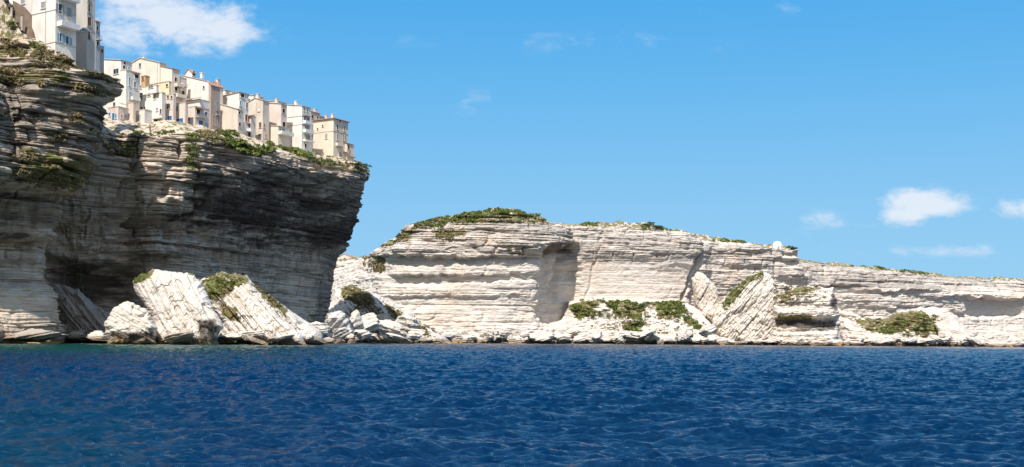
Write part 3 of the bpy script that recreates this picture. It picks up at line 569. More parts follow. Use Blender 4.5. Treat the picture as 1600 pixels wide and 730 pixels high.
# boulders along the waterline
def ico(n):
    bm = bmesh.new(); bmesh.ops.create_icosphere(bm, subdivisions=n, radius=1)
    V = np.array([v.co[:] for v in bm.verts]); F_ = np.array([[v.index for v in f.verts] for f in bm.faces]); bm.free(); return V, F_
ICO = ico(5)
def rock_shape(seed, flat=.6, planes=13, rough=.06):
    r = np.random.RandomState(seed); V = ICO[0].copy()
    for i in range(planes):
        n = r.randn(3); n /= np.linalg.norm(n); h = r.uniform(.50, .86); dd = V @ n - h
        V = V - np.outer(np.clip(dd, 0, None), n) * .97
    a = r.uniform(-.5, .5); 
    V = V * (1 + 1.6 * rough * fbm(V[:, 0] * 3 + seed, V[:, 1] * 3, V[:, 2] * 3, 5, seed, .6)[:, None] - .10 * np.exp(-(vn(V[:, 0] * 2 + seed, V[:, 1] * 2, V[:, 2] * 2, seed + 3) / .06) ** 2)[:, None])
    q = V[:, 2] * math.cos(a) + V[:, 0] * math.sin(a); V = V * (1 + .045 * np.sign(np.sin(q * 16)) * np.abs(np.sin(q * 16)) ** .5)[:, None]
    return V
def boulder(px, pyb, w, h, d, seed, label, group=None, mat=None, name='boulder'):
    V = rock_shape(seed); V /= np.abs(V).max(0)
    sx = w / FPX * d * .5; sz = h / FPX * d * .62
    r = random.Random(seed); rz = r.uniform(-.35, .35); cs, sn = math.cos(rz), math.sin(rz); sy = (sx + sz) * r.uniform(.5, .8)
    ty = r.uniform(-.5, .5)
    V = V * np.array([sx, sy, sz]); V = np.stack([V[:, 0] * math.cos(ty * .6) - V[:, 2] * math.sin(ty * .6), V[:, 1], V[:, 0] * math.sin(ty * .6) + V[:, 2] * math.cos(ty * .6)], -1)
    V = np.stack([V[:, 0] * cs - V[:, 1] * sn, V[:, 0] * sn + V[:, 1] * cs, V[:, 2]], -1)
    p = W(px, pyb, d); zb = max(p.z, -.4)
    o = npmesh(name, V + np.array([0, 0, sz * .55]), ICO[1], mat or TR0, dict(veg=np.zeros(len(V)), stain=np.zeros(len(V)), clean=np.zeros(len(V))), smooth_=False)
    o.location = (p.x, p.y, zb); tag(o, label, 'boulder', group); return o
B1 = [(280, 533, 62, 14, 254, 'flat brown wet rock in the water before the largest slab'), (120, 530, 30, 14, 266, 'rounded dark rock at the mouth of the shaded cove'), (152, 530, 36, 14, 262, 'pale angular rock left of the large white block'),
      (48, 531, 110, 20, 240, 'long low brown ledge rock at the foot of the near cliff'), (362, 530, 40, 12, 268, 'low brown rock under the smooth white slab'), (392, 528, 46, 14, 269, 'flat white rock between the grass topped slab and the water'), (398, 534, 44, 7, 264, 'thin brown rock awash below the grass topped slab'),
      (440, 532, 50, 9, 268, 'low dark rock awash at the toe of the grass topped slab'), (462, 522, 50, 20, 282, 'broad pale rock at the toe of the grass topped slab'), (498, 520, 36, 22, 310, 'pale rock at the foot of the cliff point'),
      (524, 518, 46, 34, 318, 'grey striped rock leaning right below the cliff point'), (536, 526, 36, 16, 312, 'small pale rock below the leaning striped rock'), (558, 514, 24, 32, 350, 'narrow upright white rock right of the striped rock'), (580, 518, 42, 30, 356, 'rounded white boulder before the shaded slope'), (566, 528, 34, 16, 340, 'grey streaked rock at the waterline before the shaded slope'),
      (606, 522, 46, 24, 380, 'wide white boulder below the brown grass mound'), (634, 520, 40, 34, 396, 'pointed white rock below the brown grass mound'), (650, 528, 34, 20, 380, 'brown pyramid rock at the waterline below the brown grass mound'), (622, 533, 50, 10, 372, 'low ochre rock awash below the brown grass mound')]
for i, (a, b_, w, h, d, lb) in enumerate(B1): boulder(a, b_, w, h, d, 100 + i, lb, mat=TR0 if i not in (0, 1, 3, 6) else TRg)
rnd = random.Random(5)
def bl(a, w, name_, x0, x1, where, parts=('left end', 'middle', 'right end'), cut=(15, 24)):
    sec = parts[min(len(parts) - 1, int((a - x0) / (x1 - x0) * len(parts)))]; size_ = 'small' if w < cut[0] else ('middling' if w < cut[1] else 'large')
    return '%s %s %s, at its %s' % (size_, name_, where, sec), '%s %ss %s, %s' % (size_, name_, where, sec)
for i in range(30):
    a = 150 + i * 12 + rnd.uniform(-8, 8); w = rnd.uniform(8, 26); y = 534 - abs(rnd.gauss(0, 7)); lb, gp = bl(a, w, 'angular rock', 142, 518, 'in the rubble round the fallen slabs')
    boulder(a, y, w, w * rnd.uniform(.45, .8), 262 + max(0, a - 260) * .06 + (534 - y) * .9 + rnd.uniform(-3, 3), 700 + i, lb, gp)
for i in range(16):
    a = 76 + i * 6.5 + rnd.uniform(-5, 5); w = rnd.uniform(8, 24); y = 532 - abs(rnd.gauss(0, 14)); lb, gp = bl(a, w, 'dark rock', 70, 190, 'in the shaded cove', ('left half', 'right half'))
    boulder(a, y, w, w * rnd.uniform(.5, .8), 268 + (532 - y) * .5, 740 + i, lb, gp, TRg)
for i in range(28):
    a = 480 + i * 7.0 + rnd.uniform(-5, 5); d = 330 + (a - 480) * .55; w = rnd.uniform(8, 26); lb, gp = bl(a, w, 'pale boulder', 474, 680, 'between the cliff point and the brown mound')
    boulder(a, 534 + rnd.uniform(-6, 2), w, rnd.uniform(4, 10), d + rnd.uniform(-12, 8), 200 + i, lb, gp)
for i in range(64):
    a = 665 + i * 3.5 + rnd.uniform(-6, 6); w = rnd.uniform(10, 38); lb, gp = bl(a, w, 'tumbled boulder', 658, 898, 'at the foot of the banded headland', cut=(18, 29))
    boulder(a, 538 - abs(rnd.gauss(0, 8)), w, rnd.uniform(6, 17), 522 + rnd.uniform(-12, 10), 300 + i, lb, gp)
for i in range(46):
    a = 890 + i * 5.3 + rnd.uniform(-5, 5); w = rnd.uniform(9, 32); lb, gp = bl(a, w, 'white boulder', 884, 1135, 'on the shore under the green mound', cut=(16, 25))
    boulder(a, 539 - abs(rnd.gauss(0, 8)), w, rnd.uniform(6, 17), 552 + rnd.uniform(-8, 8), 400 + i, lb, gp)
for i in range(20):
    a = 1120 + i * 10 + rnd.uniform(-5, 5); w = rnd.uniform(12, 30); lb, gp = bl(a, w, 'shore rock', 1114, 1318, 'under the upturned and layered blocks', cut=(18, 25))
    boulder(a, 540 - abs(rnd.gauss(0, 3)), w, rnd.uniform(5, 10), 566 + rnd.uniform(-4, 4), 500 + i, lb, gp)
for i in range(46):
    a = 1315 + i * 6.4 + rnd.uniform(-5, 5); hh_ = rnd.uniform(5, 14) if a < 1530 else rnd.uniform(4, 6); w = rnd.uniform(10, 32); lb, gp = bl(a, w, 'shore boulder', 1308, 1612, 'along the low right cliffs', cut=(17, 25))
    boulder(a, 541 - (abs(rnd.gauss(0, 6)) if a < 1530 else 0), w, hh_, 632 + max(0, a - 1520) * .6 + rnd.uniform(-6, 6), 600 + i, lb, gp)

# ------------------------------------------------------------------ houses
COL = {'white': (.83, .775, .70), 'white2': (.80, .74, .66), 'cream': (.80, .70, .585), 'beige': (.72, .62, .52), 'pink': (.52, .39, .32), 'rose': (.72, .62, .54), 'grey': (.58, .53, .48), 'yellow': (.78, .66, .44),
       'orange': (.62, .38, .20), 'bluegrey': (.46, .48, .50), 'ochre': (.79, .67, .53)}
wallmats = {}
def wallmat(c):
    if c not in wallmats: wallmats[c] = flat_mat('plaster_' + c, COL[c], .9, .14, .35)
    return wallmats[c]
class MB:
    def __init__(s): s.v = []; s.f = []
    def box(s, x0, y0, z0, x1, y1, z1):
        b = len(s.v); s.v += [(x, y, z) for z in (z0, z1) for y in (y0, y1) for x in (x0, x1)]
        s.f += [tuple(b + i for i in q) for q in ((0, 2, 3, 1), (4, 5, 7, 6), (0, 1, 5, 4), (2, 6, 7, 3), (0, 4, 6, 2), (1, 3, 7, 5))]; return s
    def prism(s, pts, y0, y1, axis='y'):
        n = len(pts); b = len(s.v)
        for yv in (y0, y1):
            for (a, c) in pts: s.v.append((a, yv, c) if axis == 'y' else (yv, a, c))
        s.f += [tuple(b + i for i in range(n)), tuple(b + n + i for i in reversed(range(n)))]
        for i in range(n): j = (i + 1) % n; s.f.append((b + i, b + n + i, b + n + j, b + j))
        return s
    def build(s, name, mat, parent=None, loc=(0, 0, 0)):
        me = bpy.data.meshes.new(name); me.from_pydata([tuple(p) for p in s.v], [], s.f)
        bm = bmesh.new(); bm.from_mesh(me); bmesh.ops.recalc_face_normals(bm, faces=bm.faces); bm.to_mesh(me); bm.free()
        me.materials.append(mat); o = bpy.data.objects.new(name, me); sc.collection.objects.link(o); o.location = loc
        if parent: o.parent = parent
        return o
Z1 = lambda X, Y: (X / 6.085, Y / 6.083)
Z2 = lambda X, Y: (150 + X / 4.562, 70 + Y / 4.562)
Z3 = lambda X, Y: (340 + X / 4.054, 110 + Y / 4.054)
YAW = math.atan2(.86, .51)
def house(name, label, zf, d, xl, xc, xr, yt, yb, col, roof='flat', wins=(), extras=(), yaw=YAW, rise=1.4, sink=4, group=None, roofmat='rooflight', chim=()):
    """xl, xc, xr, yt, yb in the coordinates of the enlargement zf"""
    pl, pt = zf(xl, yt); pc, _ = zf(xc, yt); pr, pb = zf(xr, yb); pt = zf(xc, yt)[1]
    C = W(pc, pb, d); zb = C.z; zt = zat(pc, pt, d); C = Vector((W(pc, (pt + pb) / 2, d).x, d, 0))
    ex = Vector((math.cos(yaw), math.sin(yaw), 0)); ey = Vector((-math.sin(yaw), math.cos(yaw), 0))
    def solve(px, py, face):
        dx, dz = rayd(px, py); dr = Vector((dx, 1, dz)); n = ey if face == 'F' else ex
        lam = C.dot(n) / dr.dot(n); p = dr * lam; return (p - C).dot(ex if face == 'F' else ey), p.z + CAMZ
    ym = (pt + pb) / 2
    wl = solve(pl, ym, 'G')[0]; wf = solve(pr, ym, 'F')[0]
    wl = max(1.0, min(wl, 26)); wf = max(.8, min(wf, 30))
    H_ = zt - zb
    root = empty(name, (C.x, C.y, zb), yaw); tag(root, label, 'house', group)
    wm_ = wallmat(col)
    m = MB()
    if roof == 'gable': m.prism([(0, -sink), (wl, -sink), (wl, H_), (wl / 2, H_ + rise), (0, H_)], 0, wf, 'x')
    elif roof == 'shed': m.prism([(0, -sink), (wl, -sink), (wl, H_ + rise), (0, H_)], 0, wf, 'x')
    else: m.box(0, 0, -sink, wf, wl, H_)
    m.build('wall', wm_, root)
    r = MB(); e = .22
    if roof == 'gable':
        for (a, c, a2, c2) in ((-e, H_ - e * rise / wl * 2, wl / 2, H_ + rise), (wl / 2, H_ + rise, wl + e, H_ - e * rise / wl * 2)):
            r.prism([(a, c + .03), (a2, c2 + .03), (a2, c2 + .22), (a, c + .22)], -e, wf + e, 'x')
    elif roof == 'shed': r.prism([(-e, H_ + .02), (wl + e, H_ + rise + .02), (wl + e, H_ + rise + .2), (-e, H_ + .2)], -e, wf + e, 'x')
    elif roof == 'hip':
        e = .5; b = len(r.v); h = rise
        r.v += [(-e, -e, H_ + .03), (wf + e, -e, H_ + .03), (wf + e, wl + e, H_ + .03), (-e, wl + e, H_ + .03), (-e, -e, H_ + .25), (wf + e, -e, H_ + .25), (wf + e, wl + e, H_ + .25), (-e, wl + e, H_ + .25), (wf * .45, wl * .5, H_ + h), (wf * .55, wl * .5, H_ + h)]
        r.f += [(0, 3, 2, 1), (0, 1, 5, 4), (1, 2, 6, 5), (2, 3, 7, 6), (3, 0, 4, 7), (4, 5, 9, 8), (5, 6, 9), (6, 7, 8, 9), (7, 4, 8)]
    else:
        r.box(-.08, -.08, H_ + .003, wf + .08, wl + .08, H_ + .18)
    ro = r.build('roof', M['tile'] if roofmat == 'tile' else M['rooflight'], root)
    for (fx, fy, hh_) in chim:
        c = MB(); zc = H_ + (rise * .6 if roof in ('gable', 'shed', 'hip') else 0); c.box(wf * fx, wl * fy, zc - .4, wf * fx + .7, wl * fy + .9, zc + hh_); c.box(wf * fx - .1, wl * fy - .1, zc + hh_ + .01, wf * fx + .8, wl * fy + 1.0, zc + hh_ + .16)
        c.build('chimney', wm_, ro)
    for w_ in wins:
        face, X0, Y0, X1, Y1, stl = w_[:6]
        a0, b0 = zf(X0, Y0); a1, b1 = zf(X1, Y1); s0, z1_ = solve(a0, (b0), face); s1, _ = solve(a1, b0, face); smid = solve((a0 + a1) / 2, b1, face); z0_ = smid[1]; z1_ = solve((a0 + a1) / 2, b0, face)[1]
        s0, s1 = min(s0, s1), max(s0, s1)
        lim = wf if face == 'F' else wl
        s0 = max(.15, min(s0, lim - .5)); s1 = min(lim - .12, max(s1, s0 + .55)); z0_ -= zb; z1_ -= zb; z1_ = max(z1_, z0_ + .7)
        t = .09; fr = MB(); pn = MB(); ss = []
        def bx(mb, u0, q0, u1, q1, o0, o1):
            if face == 'F': mb.box(u0, -o1, q0, u1, -o0, q1)
            else: mb.box(-o1, u0, q0, -o0, u1, q1)
        bx(fr, s0 - t, z0_ - t, s0, z1_ + t, .0, .10); bx(fr, s1, z0_ - t, s1 + t, z1_ + t, 0, .10); bx(fr, s0, z1_, s1, z1_ + t, 0, .10); bx(fr, s0 - t * 2, z0_ - t * 1.6, s1 + t * 2, z0_ - .002, 0, .20)
        if s1 - s0 > .9 and stl in 'wb': bx(fr, (s0 + s1) / 2 - .03, z0_, (s0 + s1) / 2 + .03, z1_, .02, .08)
        fo = fr.build('window', M['whitepaint'] if stl in 'wbk' else wm_, root)
        bx(pn, s0, z0_, s1, z1_, .0, .03)
        pn.build('pane', {'w': M['glass'], 'd': M['dark'], 'b': M['glass'], 'k': M['strongblue'], 'g': M['greywood'], 'n': M['brownwood'], 'r': M['redwood'], 's': M['blue'], 'h': M['glass'], 'l': M['whitepaint']}[stl], fo)
        if stl in 'bh':
            for (u0, u1) in ((s0 - t - .55, s0 - t), (s1 + t, s1 + t + .55)):
                if u0 < .02 or u1 > lim - .02: continue
                sh = MB(); bx(sh, u0, z0_, u1, z1_, .004, .07); sh.build('shutter', M['blue'] if stl == 'b' else M['greywood'], fo)
    for ex_ in extras:
        kind = ex_[0]
        if kind == 'balcony':      # face, x0, y_floor, x1, depth, rail height, solid?
            _, face, X0, Yf, X1, dep, rh, solid = ex_
            a0, b0 = zf(X0, Yf); a1, _ = zf(X1, Yf); s0 = solve(a0, b0, face)[0]; s1 = solve(a1, b0, face)[0]; s0, s1 = min(s0, s1), max(s0, s1)
            zf_ = solve((a0 + a1) / 2, b0, face)[1] - zb
            if s1 - s0 < 1.2: s1 = s0 + 1.2
            def bx2(mb, u0, q0, u1, q1, o0, o1):
                if face == 'F': mb.box(u0, -o1, q0, u1, -o0, q1)
                else: mb.box(-o1, u0, q0, -o0, u1, q1)
            sl_ = MB(); bx2(sl_, s0, zf_ - .16, s1, zf_, .004, dep); bo = sl_.build('balcony', M['concrete'] if solid != 2 else M['whitepaint'], root)
            rl = MB()
            if solid:
                bx2(rl, s0 + .02, zf_ + .003, s1 - .02, zf_ + rh, dep - .1, dep - .02); bx2(rl, s0 + .02, zf_ + .003, s0 + .1, zf_ + rh, .01, dep - .103); bx2(rl, s1 - .1, zf_ + .003, s1 - .02, zf_ + rh, .01, dep - .103)
                rl.build('railing', wm_ if solid == 1 else M['whitepaint'], bo)
            else:
                bx2(rl, s0 + .02, zf_ + rh - .05, s1 - .02, zf_ + rh, dep - .07, dep - .02)
                u = s0 + .04
                while u < s1 - .05: bx2(rl, u, zf_ + .003, u + .04, zf_ + rh - .053, dep - .065, dep - .025); u += .22
                rl.build('railing', M['rail'], bo)
        elif kind == 'band':       # string course round both faces at height py
            _, X0, Yf = ex_; z = solve(*zf(xc, Yf), 'F')[1] - zb
            b_ = MB(); b_.box(-.07, -.07, z - .1, wf + .02, -.003, z + .1); b_.box(-.07, .0, z - .1, -.003, wl, z + .1); b_.build('string_course', M['concrete'], root)
        elif kind == 'pipe':
            _, X0, Y0, Y1 = ex_; s0 = solve(*zf(X0, Y0), 'G')[0]; s0 = max(.1, min(s0, wl - .2)); b_ = MB(); b_.box(-.13, s0, -2, -.01, s0 + .11, H_ - .05); b_.build('drainpipe', M['concrete'], root)
        elif kind == 'canopy':     # sloping roof canopy over a face
            _, face, X0, Yf, X1, dep, mk = ex_; a0, b0 = zf(X0, Yf); a1, _ = zf(X1, Yf); s0 = solve(a0, b0, face)[0]; s1 = solve(a1, b0, face)[0]; s0, s1 = min(s0, s1), max(s0, s1); z = solve((a0 + a1) / 2, b0, face)[1] - zb
            b_ = MB()
            if face == 'F': b_.prism([(-dep, z - .35), (-.004, z), (-.004, z + .14), (-dep, z - .21)], s0, s1, 'x')
            else: b_.prism([(-dep, z - .35), (-.004, z), (-.004, z + .14), (-dep, z - .21)], s0, s1, 'y')
            b_.build('canopy', M[mk], root)
        elif kind == 'antenna':
            _, fx, fy, hh_ = ex_; zr = H_ + .15; b_ = MB(); x_, y_ = wf * fx, wl * fy; b_.box(x_, y_, zr - .3, x_ + .07, y_ + .07, zr + hh_)
            for q in range(4): b_.box(x_ - .5 + .06 * q, y_ + .01 , zr + hh_ - .15 - .22 * q, x_ + .55 - .06 * q, y_ + .05, zr + hh_ - .11 - .22 * q)
            b_.build('antenna', M['rail'], ro)
    return root
# far ones of the row first; everything on the town cliff stands a little behind its rim
house('house', 'pale building mostly cut off by the top left corner, above the retaining wall', Z1, 276, 60, 305, 330, -160, 60, 'white', wins=[('G', 200, -60, 240, 40, 'g')])
house('house', 'tall white house with the long white balcony at the top left', Z1, 259, 305, 528, 725, -150, 430, 'white', sink=4,
      wins=[('G', 392, 20, 432, 80, 'g'), ('G', 370, -100, 420, -30, 'g'), ('F', 556, 40, 588, 130, 'h'), ('F', 634, 75, 680, 160, 'g'), ('F', 566, 318, 584, 396, 'b'), ('F', 626, 345, 648, 420, 'b'), ('F', 664, 360, 684, 434, 's')],
      extras=[('balcony', 'F', 540, 268, 712, 1.9, 1.05, 2), ('balcony', 'F', 540, 6, 720, 1.7, 1.0, 2), ('pipe', 440, 0, 300), ('band', 0, 400), ('band', 0, 92)])
house('house', 'narrow grey house behind the tall white house, with small dark windows', Z1, 270, 722, 828, 905, -60, 500, 'grey', sink=6,
      wins=[('F', 838, 40, 856, 118, 'd'), ('F', 832, 165, 868, 250, 'n'), ('F', 836, 300, 858, 380, 'n'), ('G', 780, 262, 806, 300, 'b'), ('F', 838, -40, 858, 10, 'd')], extras=[('band', 0, 290)])
house('house', 'slim blue grey house at the right end of the top left group', Z1, 283, 868, 908, 950, 205, 540, 'bluegrey', roof='shed', rise=1.0, sink=6, roofmat='tile', wins=[('F', 916, 250, 934, 295, 'd'), ('F', 918, 400, 932, 440, 'd')], extras=[('balcony', 'F', 912, 380, 950, 1.0, 1.0, 0)])
house('house', 'little grey annex stepping down from the blue grey house', Z1, 287, 915, 955, 990, 440, 560, 'grey', sink=5, wins=[('F', 962, 470, 976, 500, 'd')])
# second group: over the bulge
house('house', 'white house with a low square window, partly behind the near cliff', Z2, 308, 55, 178, 256, 112, 410, 'white', sink=4, roof='shed', rise=1.2, wins=[('G', 126, 172, 162, 208, 'w'), ('G', 165, 265, 188, 300, 'r'), ('F', 190, 152, 206, 172, 'd'), ('F', 228, 158, 240, 178, 'g'), ('F', 196, 130, 212, 142, 'w')])
house('house', 'tall white house with a narrow blank gable and blue grey shutters', Z2, 306, 172, 214, 312, 180, 460, 'white', sink=5, wins=[('F', 232, 235, 243, 290, 's'), ('F', 268, 265, 288, 305, 'g'), ('F', 236, 335, 246, 385, 's'), ('F', 275, 215, 300, 238, 'd')],
      extras=[('balcony', 'F', 246, 400, 300, 1.1, 1.0, 1), ('canopy', 'F', 262, 200, 312, 1.0, 'tile')])
house('house', 'biggest beige house, blank sunlit gable and one tiny window near its peak', Z2, 333, 178, 452, 500, 128, 420, 'cream', roof='gable', rise=2.4, wins=[('G', 308, 132, 322, 160, 'w')], extras=[('pipe', 440, 120, 300), ('antenna', .6, .5, 2.0)], chim=[(.3, .45, 1.3)])
house('house', 'sandy house with shaded balcony side, right of the biggest beige gable', Z2, 331, 450, 541, 596, 172, 420, 'cream', roof='shed', rise=1.6, roofmat='tile', wins=[('F', 560, 235, 576, 262, 'd'), ('F', 560, 300, 578, 330, 'd'), ('F', 560, 345, 580, 372, 'w')], extras=[('balcony', 'F', 558, 302, 606, 1.3, 1.0, 1), ('balcony', 'F', 556, 380, 622, 1.5, 1.0, 1)])
house('house', 'rosy house side with two balconies between the sandy and the blank white house', Z2, 334, 590, 600, 646, 232, 420, 'rose', wins=[('F', 612, 270, 628, 295, 'g'), ('F', 612, 330, 630, 358, 'd')], extras=[('balcony', 'F', 606, 300, 636, 1.0, 1.0, 1)])
house('roof_shed', 'small orange rooftop room with a brown door', Z2, 322, 320, 352, 382, 222, 290, 'orange', sink=1.5, roofmat='tile', wins=[('G', 328, 232, 342, 252, 'n')])
house('house', 'yellow walled house with an orange roof edge', Z2, 322, 384, 520, 538, 264, 400, 'yellow', roofmat='tile', wins=[('G', 500, 280, 514, 300, 'd')])
house('house', 'low white upper storey with a small twin window, in front of the yellow house', Z2, 318, 308, 430, 444, 290, 420, 'white', wins=[('G', 376, 284, 408, 308, 'w'), ('G', 312, 292, 326, 314, 'n')])
house('house', 'wide white house with one brown shuttered window', Z2, 309, 276, 470, 494, 342, 580, 'white', sink=3, wins=[('G', 308, 346, 332, 394, 'n'), ('G', 368, 350, 390, 366, 'd'), ('G', 412, 356, 428, 388, 'g'), ('G', 428, 450, 444, 472, 'g'), ('G', 456, 458, 470, 492, 'd'), ('G', 318, 452, 334, 462, 'd'), ('G', 342, 446, 354, 468, 'd'), ('G', 388, 532, 400, 556, 'd'), ('G', 416, 530, 440, 562, 'w'), ('G', 446, 534, 468, 562, 'g')],
      extras=[('canopy', 'G', 408, 345, 452, .8, 'brownwood'), ('canopy', 'G', 412, 524, 474, .6, 'tile')])
house('house', 'slim sand coloured buttress like house left of the wide white house', Z2, 305, 230, 266, 280, 412, 620, 'beige', sink=3)
house('house', 'low house with bright blue shutters under an open roof, beside the near cliff', Z2, 303, 84, 158, 230, 442, 580, 'rose', sink=2, wins=[('G', 116, 488, 134, 542, 'k'), ('G', 92, 484, 104, 510, 'k'), ('G', 138, 492, 148, 524, 'k'), ('F', 196, 500, 222, 552, 'g'), ('F', 176, 500, 188, 525, 'g'), ('G', 124, 412, 138, 438, 'd')], extras=[('canopy', 'F', 162, 420, 200, 1.0, 'tile')])
house('house', 'squat pale house with an arched grey door on the cliff rim', Z2, 306, 276, 346, 398, 462, 590, 'white2', sink=3, wins=[('G', 296, 498, 318, 558, 'g')])
house('house', 'beige three storey house with a blue glazed lower window', Z2, 311, 490, 552, 570, 352, 580, 'rose', sink=3, wins=[('G', 506, 424, 530, 458, 'w'), ('G', 512, 508, 542, 546, 'k'), ('G', 508, 362, 520, 382, 'd'), ('G', 534, 364, 546, 384, 'd')], extras=[('pipe', 500, 360, 560)])
house('house', 'beige house with the widest blue window over the rim', Z2, 312, 556, 640, 656, 412, 610, 'rose', sink=3, wins=[('G', 562, 440, 586, 476, 'w'), ('G', 576, 526, 622, 568, 'k')], extras=[('pipe', 646, 420, 560)])
house('house', 'big white blank walled house with stepped sloping roof', Z2, 334, 606, 812, 830, 268, 560, 'white', roof='shed', rise=3.6, wins=[('G', 762, 294, 776, 316, 'n')], chim=[(.3, .3, 1.2)])
house('roof_shed', 'small gabled dormer room on top of the stepped white house', Z2, 342, 636, 684, 712, 200, 280, 'white', roof='gable', rise=1.2, sink=1, roofmat='tile', wins=[('F', 688, 190, 704, 222, 'd')])
house('house', 'low terrace house with stacked covered balconies and plants', Z2, 315, 642, 706, 806, 440, 620, 'rose', sink=3, wins=[('F', 716, 462, 740, 498, 'd'), ('F', 732, 540, 762, 590, 'k'), ('F', 776, 560, 796, 600, 's'), ('F', 776, 478, 792, 512, 'w'), ('G', 656, 520, 672, 545, 'r')],
      extras=[('balcony', 'F', 708, 520, 770, 1.4, 1.0, 0), ('balcony', 'F', 726, 604, 780, 1.3, 1.0, 0), ('canopy', 'F', 706, 452, 760, 1.2, 'tile')])
house('house', 'white annex under a thin pergola beam, left of the brown facade', Z2, 322, 640, 740, 808, 390, 560, 'white2', sink=4, wins=[('F', 748, 400, 756, 440, 'l')], extras=[('canopy', 'G', 636, 384, 752, .8, 'tile')])
house('house', 'tall narrow house with a pinkish brown seaside front', Z2, 325, 806, 818, 882, 292, 670, 'pink', sink=4, roof='shed', rise=1.2, roofmat='tile', wins=[('F', 832, 508, 846, 574, 'g'), ('F', 856, 515, 866, 580, 'g'), ('F', 858, 410, 870, 470, 's'), ('F', 832, 610, 844, 655, 'l'), ('F', 860, 465, 872, 500, 'n')],
      extras=[('balcony', 'F', 852, 500, 876, .8, .9, 0), ('pipe', 812, 330, 600)])
house('house', 'white house with tiled roof and satellite dish behind the brown facade', Z2, 340, 812, 875, 905, 300, 480, 'beige', roof='gable', rise=1.8, roofmat='tile', wins=[('G', 856, 318, 870, 336, 'd')], chim=[(.4, .3, 1.5)], extras=[('antenna', .7, .2, 2.6)])
# third group, along the middle
house('house', 'clean white gabled house, left of the gap in the middle of the row', Z3, 341, 8, 136, 195, 140, 400, 'white', roof='shed', rise=-.6, sink=4, roofmat='tile', wins=[('G', 18, 142, 32, 165, 'n'), ('G', 16, 194, 32, 214, 'n'), ('F', 140, 195, 150, 225, 's'), ('F', 180, 205, 190, 240, 'd'), ('F', 174, 280, 188, 325, 'r'), ('F', 146, 150, 168, 172, 'd')], chim=[(.3, .5, 1.0)])
house('house', 'sandy lower house with worn broken top edge below the clean white gable', Z3, 337, 10, 128, 160, 248, 400, 'beige', roof='shed', rise=2.6, sink=4, wins=[('F', 132, 262, 144, 278, 'd'), ('F', 134, 330, 146, 355, 'd')])
house('house', 'beige house with weathered tall gable in the middle of the row', Z3, 352, 192, 286, 326, 190, 420, 'beige', roof='gable', rise=1.0, sink=5, wins=[('F', 290, 338, 298, 362, 'd'), ('G', 264, 330, 278, 364, 'n'), ('F', 300, 406, 312, 428, 'g'), ('G', 256, 238, 268, 260, 'l'), ('G', 262, 404, 270, 420, 'd')], chim=[(.2, .4, 1.8), (.7, .7, 1.6)], extras=[('pipe', 246, 200, 400)])
house('house', 'narrow house with three open dark loggias', Z3, 344, 174, 212, 240, 288, 440, 'rose', sink=4, wins=[('G', 178, 336, 190, 364, 'd'), ('G', 196, 336, 220, 364, 'd'), ('G', 190, 304, 203, 330, 'r'), ('G', 196, 392, 220, 424, 'd'), ('G', 178, 395, 188, 418, 'd')], extras=[('balcony', 'G', 174, 390, 222, .8, .9, 2), ('canopy', 'G', 188, 286, 238, .5, 'brownwood')])
house('house', 'flat topped beige house with two chimneys, before the white five storey house', Z3, 358, 326, 402, 438, 212, 420, 'rose', roof='shed', rise=.8, sink=5, wins=[('F', 410, 244, 426, 270, 'd'), ('F', 410, 328, 430, 358, 'd')], chim=[(.3, .5, 1.6)], extras=[('antenna', .5, .8, 3.0)])
house('house', 'low beige house on the slope with a white balcony above a dark hollow', Z3, 354, 322, 384, 462, 354, 448, 'cream', roof='shed', rise=.6, sink=2.5, wins=[('F', 390, 372, 402, 392, 'd'), ('F', 408, 370, 424, 388, 'w')], extras=[('balcony', 'F', 384, 410, 462, 1.6, .9, 2)])
house('garage', 'small stone shed with an open black front on the cliff edge', Z3, 343, 262, 290, 352, 446, 490, 'grey', sink=1.5, wins=[('F', 296, 456, 340, 486, 'd')])
house('house', 'bright white five storey house with stacked balconies facing the sea', Z3, 362, 428, 534, 588, 226, 470, 'white', roof='shed', rise=1.2, sink=5,
      wins=[('F', 543, 238, 553, 276, 'g'), ('F', 562, 246, 574, 282, 'g'), ('F', 546, 296, 556, 332, 'w'), ('F', 566, 302, 578, 336, 'w'), ('F', 550, 352, 580, 388, 'g'), ('F', 554, 408, 586, 450, 'g'), ('F', 550, 466, 562, 490, 'd')],
      extras=[('balcony', 'F', 540, 340, 590, 1.2, .9, 2), ('balcony', 'F', 540, 396, 594, 1.3, .9, 2), ('balcony', 'F', 540, 288, 582, .9, .9, 0), ('balcony', 'F', 540, 452, 598, 1.2, .4, 2), ('band', 0, 288), ('band', 0, 342)], chim=[(.3, .5, 1.5)])
house('house', 'small sandy house squeezed between the white five storey and the ochre house', Z3, 385, 575, 590, 648, 262, 420, 'beige', roof='shed', rise=.8, roofmat='tile', wins=[('F', 594, 284, 606, 304, 'd'), ('F', 628, 292, 638, 308, 'd'), ('F', 596, 380, 608, 410, 'r')], chim=[(.6, .4, 1.0)])
house('house', 'ochre square house with overhanging tiled roof at the end of the row', Z3, 372, 606, 734, 826, 306, 500, 'ochre', roof='hip', rise=1.3, roofmat='tile', sink=6,
      wins=[('G', 682, 402, 696, 434, 'g'), ('G', 662, 346, 670, 358, 'd'), ('G', 632, 370, 638, 378, 'd'), ('F', 754, 348, 764, 374, 'd'), ('F', 798, 358, 808, 386, 'g'), ('F', 754, 404, 764, 442, 'g'), ('F', 794, 412, 802, 446, 'g'), ('F', 806, 412, 814, 446, 'g'), ('F', 770, 318, 778, 328, 'd'), ('F', 768, 520, 786, 556, 'g')],
      extras=[('band', 0, 384), ('balcony', 'F', 748, 480, 784, 1.0, .9, 1)], chim=[(.3, .25, 1.3), (.5, .7, 1.5)])
